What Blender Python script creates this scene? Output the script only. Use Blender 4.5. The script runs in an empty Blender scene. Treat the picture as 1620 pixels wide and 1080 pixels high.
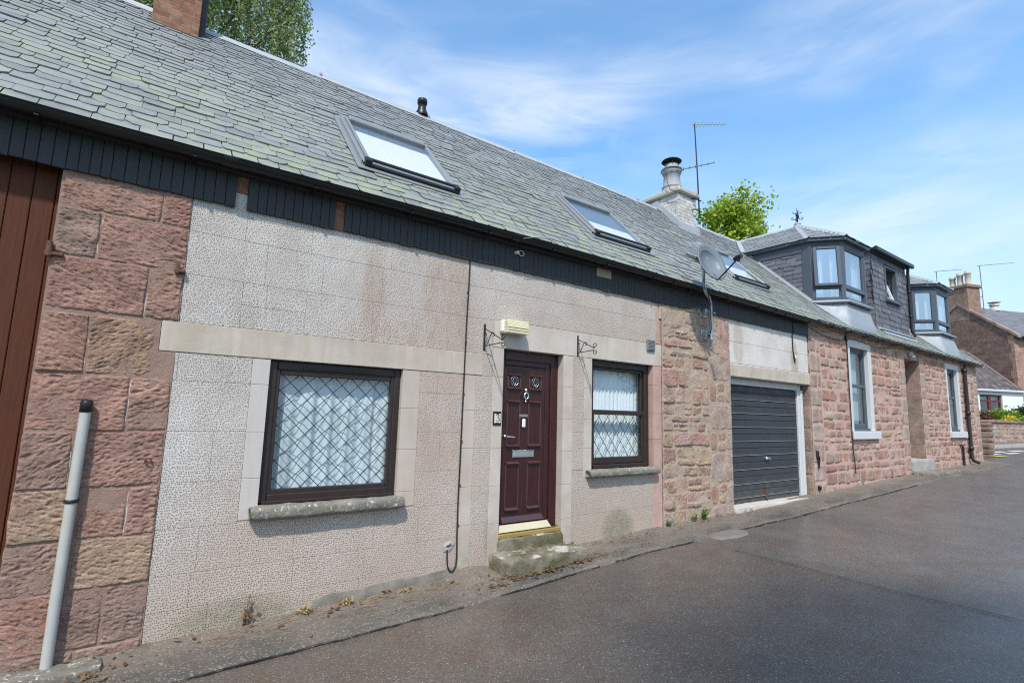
import bpy, math, random
import numpy as np
from mathutils import Vector, Matrix, noise

random.seed(11)
RD = random.Random(5)
rad = math.radians
scene = bpy.context.scene
COL = scene.collection

SUN_E = 2.7
SKY_S = .13
EXPOSURE = 0.75
CLOUD_LOC = (8.4, 6.2, 0)
CLOUD_LOC2 = (1.1, 8.2, 0)
SKY_TINT = (0.82, 1.27, 1.42)
HORIZON = (3.05, 3.8, 4.75)
CLOUD_A = (3.8, 4.25, 4.85)
CLOUD_B = (4.7, 5.0, 5.4)
DENOISE = False

# ------------------------------------------------------------------ ground profile
GX = [-60, -10, -1, .25, 1.8, 2.7, 4.5, 6, 7.9, 10.5, 12.8, 15.7, 22.3, 26, 30, 33, 40, 90, 200]
GZ = [-1.4, -.6, -.22, -.155, -.11, -.08, .03, .085, .125, .20, .28, .37, .48, .60, .80, .93, 1.12, 1.7, 2.4]


def G(x):
    return float(np.interp(x, GX, GZ))


def nz(x, y, z, s=1.0):
    return noise.noise(Vector((x * s, y * s, z * s)))


# ------------------------------------------------------------------ mesh builder
class MB:
    def __init__(self):
        self.v, self.f, self.mi, self.c, self.sm = [], [], [], [], []
        self.M = None

    def add(self, verts, faces, m=0, c=(1, 1, 1), smooth=False):
        o = len(self.v)
        if self.M is not None:
            verts = [self.M @ Vector(p) for p in verts]
        self.v.extend([tuple(p) for p in verts])
        for f in faces:
            self.f.append([i + o for i in f])
            self.mi.append(m)
            self.c.append(c)
            self.sm.append(smooth)

    def quad(self, a, b, c_, d, m=0, c=(1, 1, 1)):
        self.add([a, b, c_, d], [(0, 1, 2, 3)], m, c)

    def box(self, x0, x1, y0, y1, z0, z1, b=0.0, m=0, c=(1, 1, 1)):
        if x1 < x0: x0, x1 = x1, x0
        if y1 < y0: y0, y1 = y1, y0
        if z1 < z0: z0, z1 = z1, z0
        if b <= 0:
            vs = [(x0, y0, z0), (x1, y0, z0), (x1, y1, z0), (x0, y1, z0),
                  (x0, y0, z1), (x1, y0, z1), (x1, y1, z1), (x0, y1, z1)]
            fs = [(0, 3, 2, 1), (4, 5, 6, 7), (0, 1, 5, 4), (1, 2, 6, 5), (2, 3, 7, 6), (3, 0, 4, 7)]
            self.add(vs, fs, m, c)
            return
        b = min(b, (x1 - x0) * .45, (y1 - y0) * .45, (z1 - z0) * .45)
        ce = ((x0 + x1) / 2, (y0 + y1) / 2, (z0 + z1) / 2)
        h = ((x1 - x0) / 2, (y1 - y0) / 2, (z1 - z0) / 2)
        vs, idx = [], {}
        for sx in (-1, 1):
            for sy in (-1, 1):
                for sz in (-1, 1):
                    s = (sx, sy, sz)
                    for a in range(3):
                        p = [ce[k] + s[k] * (h[k] - (0 if k == a else b)) for k in range(3)]
                        idx[(s, a)] = len(vs)
                        vs.append(tuple(p))
        fs = []

        def outw(loop):
            p = [Vector(vs[i]) for i in loop]
            n = (p[1] - p[0]).cross(p[2] - p[0])
            g = sum(p, Vector()) / len(p) - Vector(ce)
            return loop if n.dot(g) > 0 else loop[::-1]
        for a in range(3):
            o1, o2 = [k for k in range(3) if k != a]
            for s in (-1, 1):
                lp = []
                for (p, q) in ((-1, -1), (1, -1), (1, 1), (-1, 1)):
                    t = [0, 0, 0]
                    t[a], t[o1], t[o2] = s, p, q
                    lp.append(idx[(tuple(t), a)])
                fs.append(outw(lp))
        for a in range(3):
            for bb in range(a + 1, 3):
                k = 3 - a - bb
                for sa in (-1, 1):
                    for sb in (-1, 1):
                        t1 = [0, 0, 0]; t1[a], t1[bb], t1[k] = sa, sb, -1
                        t2 = list(t1); t2[k] = 1
                        t1, t2 = tuple(t1), tuple(t2)
                        fs.append(outw([idx[(t1, a)], idx[(t2, a)], idx[(t2, bb)], idx[(t1, bb)]]))
        for sx in (-1, 1):
            for sy in (-1, 1):
                for sz in (-1, 1):
                    s = (sx, sy, sz)
                    fs.append(outw([idx[(s, 0)], idx[(s, 1)], idx[(s, 2)]]))
        self.add(vs, fs, m, c)

    def tube(self, pts, r, n=8, m=0, c=(1, 1, 1), cap=True):
        pts = [Vector(p) for p in pts]
        rs = r if isinstance(r, (list, tuple)) else [r] * len(pts)
        vs, fs = [], []
        up = None
        for i, p in enumerate(pts):
            t = (pts[min(i + 1, len(pts) - 1)] - pts[max(i - 1, 0)])
            if t.length < 1e-9: t = Vector((0, 0, 1))
            t.normalize()
            if up is None:
                up = Vector((0, 0, 1)) if abs(t.z) < .9 else Vector((1, 0, 0))
            a = t.cross(up)
            if a.length < 1e-5:
                a = t.cross(Vector((0.3, 1, 0.2)))
            a.normalize()
            b = a.cross(t).normalized()
            up = b
            for k in range(n):
                an = 2 * math.pi * k / n
                vs.append(p + (a * math.cos(an) + b * math.sin(an)) * rs[i])
        for i in range(len(pts) - 1):
            for k in range(n):
                k2 = (k + 1) % n
                fs.append((i * n + k, i * n + k2, (i + 1) * n + k2, (i + 1) * n + k))
        self.add(vs, fs, m, c, True)
        if cap:
            self.add(vs[:n], [tuple(range(n))], m, c)
            self.add(vs[-n:], [tuple(range(n))[::-1]], m, c)

    def lathe(self, prof, ce, n=20, m=0, c=(1, 1, 1), smooth=True):
        vs, fs = [], []
        for (r, z) in prof:
            for k in range(n):
                a = 2 * math.pi * k / n
                vs.append((ce[0] + r * math.cos(a), ce[1] + r * math.sin(a), ce[2] + z))
        for i in range(len(prof) - 1):
            for k in range(n):
                k2 = (k + 1) % n
                fs.append((i * n + k, i * n + k2, (i + 1) * n + k2, (i + 1) * n + k))
        self.add(vs, fs, m, c, smooth)

    def prism_x(self, poly, x0, x1, m=0, c=(1, 1, 1)):
        n = len(poly)
        vs = [(x0, y, z) for y, z in poly] + [(x1, y, z) for y, z in poly]
        fs = [tuple(range(n)), tuple(range(n, 2 * n))[::-1]]
        for i in range(n):
            j = (i + 1) % n
            fs.append((i, i + n, j + n, j))
        self.add(vs, fs, m, c)

    def prism_y(self, poly, y0, y1, m=0, c=(1, 1, 1)):
        n = len(poly)
        vs = [(x, y0, z) for x, z in poly] + [(x, y1, z) for x, z in poly]
        fs = [tuple(range(n)), tuple(range(n, 2 * n))[::-1]]
        for i in range(n):
            j = (i + 1) % n
            fs.append((i, i + n, j + n, j))
        self.add(vs, fs, m, c)

    def prism_z(self, poly, z0, z1, m=0, c=(1, 1, 1)):
        n = len(poly)
        vs = [(x, y, z0) for x, y in poly] + [(x, y, z1) for x, y in poly]
        fs = [tuple(range(n))[::-1], tuple(range(n, 2 * n))]
        for i in range(n):
            j = (i + 1) % n
            fs.append((i, j, j + n, i + n))
        self.add(vs, fs, m, c)

    def build(self, name, mats, parent=None, loc=None):
        me = bpy.data.meshes.new(name)
        base = Vector((0, 0, 0))
        if parent is not None:
            base = Vector(parent['base'])
        elif loc is not None:
            base = Vector(loc)
        vs = [(p[0] - base.x, p[1] - base.y, p[2] - base.z) for p in self.v]
        me.from_pydata(vs, [], self.f)
        if not isinstance(mats, (list, tuple)):
            mats = [mats]
        for mm in mats:
            me.materials.append(mm)
        me.polygons.foreach_set('material_index', self.mi)
        me.polygons.foreach_set('use_smooth', self.sm)
        at = me.attributes.new('tint', 'FLOAT_COLOR', 'FACE')
        buf = np.ones((len(self.f), 4), dtype=np.float32)
        if self.c:
            buf[:, :3] = np.array(self.c, dtype=np.float32)
        at.data.foreach_set('color', buf.ravel())
        me.update()
        ob = bpy.data.objects.new(name, me)
        COL.objects.link(ob)
        if parent is not None:
            ob.parent = parent
        else:
            ob.location = base
        ob['base'] = tuple(base)
        return ob


def thing(name, loc, label, cat, group=None):
    o = bpy.data.objects.new(name, None)
    COL.objects.link(o)
    o.location = loc
    o.empty_display_size = .2
    o['base'] = tuple(loc)
    o['label'] = label
    o['category'] = cat
    if group: o['group'] = group
    return o


def tag(o, label, cat, group=None, kind=None):
    if label: o['label'] = label
    if cat: o['category'] = cat
    if group: o['group'] = group
    if kind: o['kind'] = kind
    return o


# ------------------------------------------------------------------ node helper
class NT:
    def __init__(self, name):
        self.mat = bpy.data.materials.new(name)
        self.mat.use_nodes = True
        self.t = self.mat.node_tree
        self.t.nodes.clear()
        self.out = self.t.nodes.new('ShaderNodeOutputMaterial')
        self.b = None
        self._pos = None

    def sk(self, x):
        return x

    def put(self, sock, val):
        if val is None:
            return
        if isinstance(val, bpy.types.NodeSocket):
            self.t.links.new(val, sock)
        else:
            if hasattr(sock, 'default_value'):
                dv = sock.default_value
                if hasattr(dv, '__len__') and len(dv) == 4 and hasattr(val, '__len__') and len(val) == 3:
                    val = (*val, 1)
                sock.default_value = val

    def node(self, ty, ins=None, **kw):
        n = self.t.nodes.new(ty)
        for k, v in kw.items():
            setattr(n, k, v)
        for k, v in (ins or {}).items():
            self.put(n.inputs[k], v)
        return n

    def pos(self):
        if self._pos is None:
            self._pos = self.node('ShaderNodeNewGeometry').outputs['Position']
        return self._pos

    def rnd(self):
        return self.node('ShaderNodeNewGeometry').outputs['Random Per Island']

    def attr(self, name='tint'):
        return self.node('ShaderNodeAttribute', attribute_name=name).outputs['Color']

    def scaled(self, s, rot=(0, 0, 0), vec=None, loc=(0, 0, 0)):
        return self.node('ShaderNodeMapping', {'Vector': vec or self.pos(), 'Scale': s, 'Rotation': rot, 'Location': loc}).outputs[0]

    def noise(self, scale, detail=3, rough=.55, vec=None, dist=0, color=False):
        n = self.node('ShaderNodeTexNoise', {'Vector': vec or self.pos(), 'Scale': scale, 'Detail': detail, 'Roughness': rough, 'Distortion': dist})
        return n.outputs['Color' if color else 'Fac']

    def vor(self, scale, feature='F1', vec=None, rand=1.0, out='Distance', dim='3D'):
        n = self.node('ShaderNodeTexVoronoi', feature=feature, voronoi_dimensions=dim)
        self.put(n.inputs['Vector'], vec or self.pos()); self.put(n.inputs['Scale'], scale); self.put(n.inputs['Randomness'], rand)
        return n.outputs[out]

    def m(self, op, a, b=None, c=None, clamp=False):
        n = self.node('ShaderNodeMath', {0: a}, operation=op, use_clamp=clamp)
        if b is not None: self.put(n.inputs[1], b)
        if c is not None: self.put(n.inputs[2], c)
        return n.outputs[0]

    def mapr(self, v, a, b, c=0., d=1.):
        return self.node('ShaderNodeMapRange', {0: v, 1: a, 2: b, 3: c, 4: d}).outputs[0]

    def mix(self, fac, a, b, blend='MIX'):
        n = self.node('ShaderNodeMix', data_type='RGBA', blend_type=blend)
        self.put(n.inputs[0], fac)
        self.put(n.inputs[6], a)
        self.put(n.inputs[7], b)
        return n.outputs[2]

    def ramp(self, fac, stops):
        n = self.node('ShaderNodeValToRGB', {0: fac})
        e = n.color_ramp.elements
        while len(e) > 1: e.remove(e[-1])
        e[0].position = stops[0][0]; e[0].color = (*stops[0][1], 1)
        for p, c in stops[1:]:
            x = e.new(p); x.color = (*c, 1)
        return n.outputs[0]

    def sep(self, vec=None):
        n = self.node('ShaderNodeSeparateXYZ', {0: vec or self.pos()})
        return n.outputs

    def bump(self, h, strength=.5, dist=.01, normal=None):
        n = self.node('ShaderNodeBump', {'Strength': strength, 'Distance': dist, 'Height': h})
        if normal is not None: self.put(n.inputs['Normal'], normal)
        return n.outputs[0]

    def prin(self, color, rough=.8, normal=None, metal=0, spec=.4, coat=0, **kw):
        b = self.node('ShaderNodeBsdfPrincipled')
        self.put(b.inputs['Base Color'], color)
        self.put(b.inputs['Roughness'], rough)
        self.put(b.inputs['Metallic'], metal)
        self.put(b.inputs['Specular IOR Level'], spec)
        self.put(b.inputs['Coat Weight'], coat)
        if normal is not None: self.put(b.inputs['Normal'], normal)
        for k, v in kw.items():
            self.put(b.inputs[k], v)
        self.t.links.new(b.outputs[0], self.out.inputs[0])
        self.b = b
        return self.mat

    def spot(self, cx, cz, wx, wz, p=2.0):
        """soft elliptical patch on the facade plane (for stains)"""
        s = self.sep()
        a = self.m('POWER', self.m('ABSOLUTE', self.m('DIVIDE', self.m('SUBTRACT', s[0], cx), wx)), p)
        b = self.m('POWER', self.m('ABSOLUTE', self.m('DIVIDE', self.m('SUBTRACT', s[2], cz), wz)), p)
        return self.mapr(self.m('ADD', a, b), 0.35, 1.1, 1., 0.)


MAT = {}


def simple(name, col, rough=.6, metal=0, spec=.4, var=.12, vscale=6., bumpd=0.0, bscale=80., coat=0):
    n = NT(name)
    f = n.noise(vscale, 4)
    lo = tuple(max(0, x * (1 - var)) for x in col); hi = tuple(min(1, x * (1 + var)) for x in col)
    c = n.mix(f, lo, hi)
    nm = n.bump(n.noise(bscale, 3), .6, bumpd) if bumpd else None
    MAT[name] = n.prin(c, n.mapr(n.noise(vscale * 2.3, 2), .3, .7, rough * .85, min(1, rough * 1.12)), nm, metal, spec, coat)
    return MAT[name]


def make_materials():
    # --- dressed / rubble sandstone, colour of each stone in its own 'tint'
    n = NT('sandstone')
    t = n.attr()
    t = n.mix(n.mapr(n.noise(3.2, 5, .65, dist=.5), .36, .62, 0, .55), t, n.ramp(n.noise(1.9, 4, .6), [(.3, (.32, .185, .15)), (.5, (.41, .25, .195)), (.7, (.43, .31, .225))]))
    c = n.mix(n.mapr(n.noise(5, 5, .6), .3, .7), n.mix(1, t, (.66, .64, .64), 'MULTIPLY'), n.mix(1, t, (1.28, 1.26, 1.22), 'MULTIPLY'))
    c = n.mix(n.mapr(n.noise(42, 6, .75), .42, .68, 0, .62), c, n.mix(1, t, (.50, .47, .46), 'MULTIPLY'))
    c = n.mix(n.mapr(n.noise(55, 5, .75, n.scaled((1, 1, 1.6), loc=(3, 1, 8))), .54, .72, 0, .5), c, n.mix(1, t, (1.45, 1.45, 1.42), 'MULTIPLY'))
    c = n.mix(n.mapr(n.noise(2.2, 4, .65, dist=.6), .62, .74, 0, .35), c, (.36, .31, .24))
    c = n.mix(n.mapr(n.noise(38, 5, .7, n.scaled((1, 1, .35))), .70, .76, 0, .4), c, (.62, .57, .52))
    h = n.m('ADD', n.m('MULTIPLY', n.noise(95, 5, .7), .6), n.m('ADD', n.m('MULTIPLY', n.noise(26, 6, .72), .8), n.m('MULTIPLY', n.noise(40, 4, .7, n.scaled((.5, 1, 1.8), (0, .2, 0))), .7)))
    MAT['sandstone'] = n.prin(c, .92, n.bump(h, .9, .010), spec=.2)
    # --- mortar
    n = NT('mortar')
    c = n.mix(n.noise(7, 5, .6), (.37, .275, .205), (.52, .405, .315))
    c = n.mix(n.mapr(n.noise(40, 6, .75), .42, .68, 0, .65), c, (.22, .165, .12))
    MAT['mortar'] = n.prin(c, .95, n.bump(n.noise(60, 5, .7), .8, .01), spec=.15)
    n = NT('pier_mortar')
    c = n.mix(n.noise(7, 5, .6), (.23, .145, .115), (.34, .235, .185))
    MAT['pier_mortar'] = n.prin(c, .95, n.bump(n.noise(60, 5, .7), .8, .01), spec=.15)
    n = NT('base_cement')
    c = n.mix(n.mapr(n.noise(4, 5, .65), .35, .65), (.13, .12, .095), (.25, .22, .185))
    MAT['base_cement'] = n.prin(c, .95, n.bump(n.noise(60, 5, .7), .8, .01), spec=.15)
    n = NT('pink_mortar')
    c = n.mix(n.noise(7, 5, .6), (.40, .25, .20), (.58, .42, .34))
    MAT['pink_mortar'] = n.prin(c, .95, n.bump(n.noise(60, 5, .7), .8, .01), spec=.15)
    # --- pecked cement render with small punched pits
    n = NT('pecked_render')
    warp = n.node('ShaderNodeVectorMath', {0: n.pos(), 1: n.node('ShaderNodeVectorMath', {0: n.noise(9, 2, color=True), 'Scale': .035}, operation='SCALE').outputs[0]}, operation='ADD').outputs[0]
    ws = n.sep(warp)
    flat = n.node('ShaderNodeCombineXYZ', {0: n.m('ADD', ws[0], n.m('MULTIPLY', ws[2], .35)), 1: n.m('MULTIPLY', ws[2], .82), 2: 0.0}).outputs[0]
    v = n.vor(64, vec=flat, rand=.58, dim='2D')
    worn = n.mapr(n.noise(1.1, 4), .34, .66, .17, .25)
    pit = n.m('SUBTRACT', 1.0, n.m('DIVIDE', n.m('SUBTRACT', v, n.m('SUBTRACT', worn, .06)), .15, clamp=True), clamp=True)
    s = n.sep()
    base = n.mix(n.mapr(n.noise(1.1, 5, .6), .35, .65), (.465, .372, .308), (.552, .470, .410))
    pale = n.mix(n.mapr(n.noise(1.7, 5, .6), .35, .65), (.495, .448, .408), (.582, .543, .503))
    edge = n.m('ADD', s[0], n.m('ADD', n.m('MULTIPLY', n.noise(1.4, 5, .7), 1.3), n.m('MULTIPLY', s[2], -.62)))
    base = n.mix(n.mapr(edge, .35, 1.15, 1, 0), base, pale)
    hi = n.mapr(s[2], 2.3, 3.0, 0, .7)
    base = n.mix(n.m('MULTIPLY', hi, n.mapr(s[0], 3.2, 5.2, 1, .45)), base, pale)
    base = n.mix(n.mapr(n.noise(6, 5, .65), .45, .75, 0, .35), base, (.39, .31, .25))
    base = n.mix(n.mapr(n.noise(.9, 5, .7, n.scaled((1.6, 1, .55), loc=(3, 0, 7))), .48, .66, 0, .35), base, (.37, .295, .235))
    low = n.mapr(n.m('ADD', s[2], n.m('MULTIPLY', n.noise(1.6, 3), .7)), .2, 1.3, .55, 0)
    base = n.mix(low, base, (.395, .315, .248))
    rust = n.m('MAXIMUM', n.m('MULTIPLY', n.spot(1.80, 2.70, .13, .62), .5), n.m('MULTIPLY', n.spot(2.60, 2.78, .30, .62, 3), .5))
    rust = n.m('MAXIMUM', rust, n.m('MULTIPLY', n.spot(2.2, 2.38, .7, .14), .3))
    rust = n.m('MAXIMUM', rust, n.m('MULTIPLY', n.spot(2.6, 1.5, .3, .6), .25))
    rust = n.m('MULTIPLY', rust, n.mapr(n.noise(5, 5, .75, n.scaled((3, 3, .7))), .34, .62, .1, 1))
    base = n.mix(rust, base, (.36, .235, .16))
    damp = n.m('MAXIMUM', n.m('MULTIPLY', n.spot(5.25, .17, .33, .28), .75), n.m('MULTIPLY', n.spot(3.3, .28, .14, .3), .55))
    damp = n.m('MAXIMUM', damp, n.m('MULTIPLY', n.spot(.85, -.08, .5, .2), .6))
    damp = n.m('MULTIPLY', damp, n.mapr(n.noise(14, 5, .7), .25, .6, .3, 1))
    base = n.mix(damp, base, (.20, .20, .12))
    base = n.mix(n.mapr(n.noise(30, 4, .7), .66, .8, 0, .5), base, (.30, .25, .21))
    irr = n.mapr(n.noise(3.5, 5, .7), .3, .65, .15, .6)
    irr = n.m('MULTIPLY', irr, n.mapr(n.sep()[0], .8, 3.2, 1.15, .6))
    c = n.mix(n.m('MULTIPLY', pit, irr), base, n.mix(1, base, (.32, .30, .28), 'MULTIPLY'))  # pits also darkened in the colour, painting the shade inside the holes
    h = n.m('SUBTRACT', n.m('MULTIPLY', n.noise(160, 3), .12), pit)
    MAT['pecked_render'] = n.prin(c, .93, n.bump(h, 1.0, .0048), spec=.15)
    # --- smooth cement margins
    n = NT('smooth_render')
    base = n.mix(n.mapr(n.noise(2.2, 5, .6), .35, .65), (.455, .385, .325), (.55, .485, .425))
    base = n.mix(n.mapr(n.sep()[0], .95, 1.3, .9, 0), base, (.505, .465, .428))
    base = n.mix(n.mapr(n.m('ABSOLUTE', n.m('SUBTRACT', n.sep()[0], 2.5)), .0, .75, .75, 0), base, (.45, .362, .295))
    base = n.mix(n.mapr(n.noise(3, 4, .7, n.scaled((4, 4, .5))), .5, .75, 0, .4), base, (.40, .31, .255))
    s = n.sep()
    gr = n.m('MULTIPLY', n.mapr(s[2], .0, .55, .8, 0), n.mapr(n.noise(5, 5, .7), .35, .6, 0, 1))
    base = n.mix(n.m('MULTIPLY', gr, n.mapr(s[0], 6, 7, 1, 0)), base, (.27, .25, .16))
    MAT['smooth_render'] = n.prin(base, .9, n.bump(n.noise(130, 3), .4, .003), spec=.2)
    n = NT('pink_stone_margin')
    base = n.mix(n.mapr(n.noise(3, 5, .6), .35, .65), (.40, .245, .20), (.50, .335, .28))
    MAT['pink_stone_margin'] = n.prin(base, .9, n.bump(n.noise(90, 4), .5, .004), spec=.2)
    # --- pale stone lintels with run-down stains
    n = NT('lintel_stone')
    base = n.mix(n.mapr(n.noise(2, 5, .6), .35, .65), (.43, .365, .295), (.535, .48, .41))
    base = n.mix(n.mapr(n.noise(2.4, 4, .6, n.scaled((5, 5, .4))), .46, .7, 0, .65), base, (.42, .325, .235))
    base = n.mix(n.mapr(n.noise(24, 5, .7), .63, .8, 0, .5), base, (.31, .29, .24))
    MAT['lintel_stone'] = n.prin(base, .9, n.bump(n.noise(90, 4), .45, .004), spec=.2)
    # --- lichen spotted sill / step stone
    n = NT('sill_stone')
    base = n.mix(n.mapr(n.noise(5, 5, .65), .3, .7), (.13, .12, .10), (.27, .245, .205))
    base = n.mix(n.mapr(n.noise(3, 4), .5, .68, 0, .5), base, (.17, .165, .11))
    sp = n.m('MULTIPLY', n.mapr(n.noise(34, 5, .7), .56, .62), n.mapr(n.noise(8, 4, .6), .42, .58))
    base = n.mix(n.m('MULTIPLY', sp, .85), base, (.68, .66, .61))
    MAT['sill_stone'] = n.prin(base, .95, n.bump(n.noise(45, 5, .7), .9, .012), spec=.15)
    n = NT('step_stone')
    base = n.mix(n.mapr(n.noise(4, 5, .65), .3, .7), (.17, .145, .105), (.34, .30, .24))
    base = n.mix(n.mapr(n.noise(3.1, 5, .7), .40, .58, 0, .85), base, (.095, .09, .042))
    base = n.mix(n.m('MULTIPLY', n.mapr(n.noise(4.2, 4, .6), .53, .60), n.mapr(n.node('ShaderNodeSeparateXYZ', {0: n.node('ShaderNodeNewGeometry').outputs['Normal']}).outputs[2], .6, .9, 0, .75)), base, (.58, .56, .52))
    MAT['step_stone'] = n.prin(base, .95, n.bump(n.noise(40, 5, .7), .9, .014), spec=.15)
    # --- roof slate
    n = NT('roof_slate')
    r = n.rnd()
    c = n.ramp(r, [(0, (.165, .172, .178)), (.25, (.20, .208, .212)), (.6, (.228, .236, .238)), (.85, (.21, .208, .222)), (1, (.262, .268, .266))])
    s = n.sep()
    c = n.mix(n.mapr(n.noise(.8, 5, .65, n.scaled((1, .8, .8), loc=(2, 5, 1))), .40, .64, 0, .42), c, (.125, .13, .137))
    lic = n.m('MULTIPLY', n.mapr(n.noise(.75, 5, .68), .36, .56), n.mapr(n.m('ADD', n.noise(6, 6, .75), n.m('MULTIPLY', r, .08)), .40, .66))
    lic = n.m('MULTIPLY', lic, n.mapr(s[2], 3.6, 6.0, 1, .15))
    c = n.mix(n.m('MULTIPLY', lic, .85), c, (.275, .31, .185))
    c = n.mix(n.mapr(n.noise(19, 6, .78), .58, .76, 0, .6), c, (.36, .37, .345))
    c = n.mix(n.mapr(n.noise(26, 5, .75, n.scaled((1, 1, 1), loc=(8, 2, 4))), .60, .74, 0, .5), c, (.09, .095, .10))
    c = n.mix(n.mapr(n.noise(3.2, 4, .7, n.scaled((1, 1, 1), loc=(1, 6, 9))), .69, .73, 0, .6), c, (.33, .27, .10))
    MAT['roof_slate'] = n.prin(c, n.mapr(n.noise(20, 3), .3, .7, .48, .72), n.bump(n.noise(34, 5, .65, n.scaled((1, 1, 2.5))), .5, .006), spec=.5)
    n = NT('wall_slate')
    r = n.rnd()
    c = n.ramp(r, [(0, (.095, .098, .115)), (.4, (.125, .125, .142)), (.7, (.165, .165, .182)), (1, (.115, .105, .122))])
    c = n.mix(n.mapr(n.noise(11, 5, .7), .5, .8, 0, .5), c, (.22, .22, .23))
    MAT['wall_slate'] = n.prin(c, .6, n.bump(n.noise(30, 5, .6), .5, .006), spec=.4)
    # --- timber cladding black
    n = NT('black_timber')
    r = n.rnd()
    g = n.noise(7, 4, .6, n.scaled((9, 9, .8)))
    c = n.mix(g, (.024, .025, .027), (.048, .050, .053))
    c = n.mix(n.mapr(r, 0, 1, 0, .45), c, (.027, .029, .033))
    c = n.mix(n.mapr(n.noise(30, 4, .7, n.scaled((3, 3, .4))), .62, .78, 0, .5), c, (.15, .145, .135))
    MAT['black_timber'] = n.prin(c, .62, n.bump(g, .4, .004), spec=.35)
    # --- red brown stained boards
    n = NT('brown_boards')
    r = n.rnd()
    g = n.noise(5, 5, .65, n.scaled((14, 14, .7)))
    c = n.mix(g, (.042, .013, .007), (.135, .047, .023))
    c = n.mix(n.mapr(r, 0, 1, 0, .5), c, (.085, .026, .017))
    c = n.mix(n.mapr(n.noise(2, 4, .7, n.scaled((1, 1, .6))), .56, .72, 0, .55), c, (.055, .018, .014))
    MAT['brown_boards'] = n.prin(c, .72, n.bump(g, .5, .006), spec=.2)
    # --- mahogany door
    n = NT('mahogany')
    g = n.noise(6, 5, .65, n.scaled((16, 16, .7)), dist=.6)
    c = n.mix(n.mapr(g, .3, .7), (.014, .0038, .004), (.060, .0145, .0135))
    MAT['mahogany'] = n.prin(c, .38, n.bump(g, .1, .002), spec=.45)
    n = NT('mahogany_gloss')
    MAT['mahogany_gloss'] = n.prin((.06, .018, .018), .32, spec=.9)
    simple('dark_frame', (.030, .019, .017), .42, var=.3, vscale=14)
    simple('gutter_black', (.012, .0125, .014), .38, var=.3)
    simple('anthracite', (.070, .085, .108), .45, var=.1)
    n = NT('garage_charcoal')
    c = n.mix(n.noise(3, 5, .7, n.scaled((.6, 1, 2.5))), (.022, .025, .029), (.046, .050, .056))
    c = n.mix(n.mapr(n.noise(9, 6, .75, n.scaled((1.6, 1, .6))), .60, .78, 0, .5), c, (.10, .10, .10))
    lowd = n.m('MULTIPLY', n.mapr(n.sep()[2], .2, .75, .6, 0), n.mapr(n.noise(6, 5, .7), .35, .6))
    c = n.mix(lowd, c, (.12, .105, .09))
    MAT['garage_charcoal'] = n.prin(c, n.mapr(n.noise(8, 4), .3, .7, .42, .7), n.bump(n.noise(2.5, 3), .3, .01))
    simple('lip_highlight_grey', (.30, .31, .32), .5, var=.3, vscale=9)
    simple('dead_brown', (.17, .10, .06), .9, var=.4, vscale=40)
    simple('pale_paint', (.56, .57, .57), .6, var=.06, bumpd=.002)
    simple('white_plastic', (.72, .71, .68), .4, var=.05)
    simple('cream_plastic', (.70, .64, .42), .4, var=.08)
    simple('cream_bar', (.50, .46, .31), .5, var=.08)
    simple('brass', (.62, .43, .14), .35, metal=.7, var=.12)
    simple('chrome', (.78, .78, .78), .32, metal=1, var=.04)
    simple('black_iron', (.016, .016, .017), .5, var=.3)
    simple('rust_iron', (.11, .055, .035), .85, var=.45, vscale=30, bumpd=.003)
    simple('galvanised', (.46, .49, .51), .38, metal=.75, var=.14, vscale=30)
    simple('pipe_grey', (.41, .405, .375), .6, var=.14, vscale=12)
    simple('dish_grey', (.15, .175, .195), .45, var=.08)
    simple('lead_sheet', (.30, .33, .355), .55, metal=.1, var=.16, vscale=5, bumpd=.004, bscale=9)
    simple('zinc_ridge', (.40, .425, .445), .5, metal=.2, var=.14, vscale=7)
    simple('lead_came', (.012, .012, .014), .55)
    simple('tan_plastic', (.36, .29, .20), .6)
    simple('grey_plastic', (.19, .19, .19), .6)
    simple('interior', (.11, .105, .10), .9)
    simple('window_metal', (.27, .28, .285), .42, metal=.35, var=.15, vscale=20)
    simple('pot_grey', (.29, .305, .315), .7, var=.15, vscale=6, bumpd=.003)
    simple('dark_metal', (.16, .17, .175), .42, metal=.5, var=.15, vscale=30)
    simple('patch', (.160, .147, .130), .95, var=.3, vscale=7, bumpd=.006, bscale=70)
    simple('cement', (.36, .34, .305), .95, var=.22, vscale=8, bumpd=.008, bscale=60)
    simple('pale_cement', (.50, .465, .41), .95, var=.16, vscale=8, bumpd=.005, bscale=60)
    simple('white_wash', (.74, .75, .74), .8, var=.07, vscale=3, bumpd=.006, bscale=22)
    simple('bark', (.10, .08, .065), .95, var=.4, vscale=10, bumpd=.02, bscale=20)
    simple('pot_clay', (.46, .40, .33), .85, var=.2, vscale=9, bumpd=.004)
    simple('red_frame', (.12, .03, .022), .5)
    simple('dead_straw', (.42, .31, .15), .9, var=.3, vscale=40)
    simple('blind_white', (.66, .655, .64), .7, var=.02)
    simple('dark_pipe', (.030, .024, .024), .45, var=.3)
    # --- curtain, net with faint pattern
    n = NT('net_curtain')
    w = n.node('ShaderNodeTexWave', {'Vector': n.scaled((1, 1, 1)), 'Scale': 2.2, 'Distortion': 7, 'Detail': 1, 'Detail Scale': 1.6}, wave_type='BANDS', bands_direction='DIAGONAL').outputs['Fac']
    c = n.mix(n.mapr(w, .76, .96, 0, .32), (.56, .62, .65), (.43, .50, .53))
    MAT['net_curtain'] = n.prin(c, .9, spec=.1)
    n = NT('white_curtain')
    MAT['white_curtain'] = n.prin(n.mix(n.noise(6, 3), (.60, .65, .68), (.68, .71, .73)), .9, spec=.1)
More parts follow.
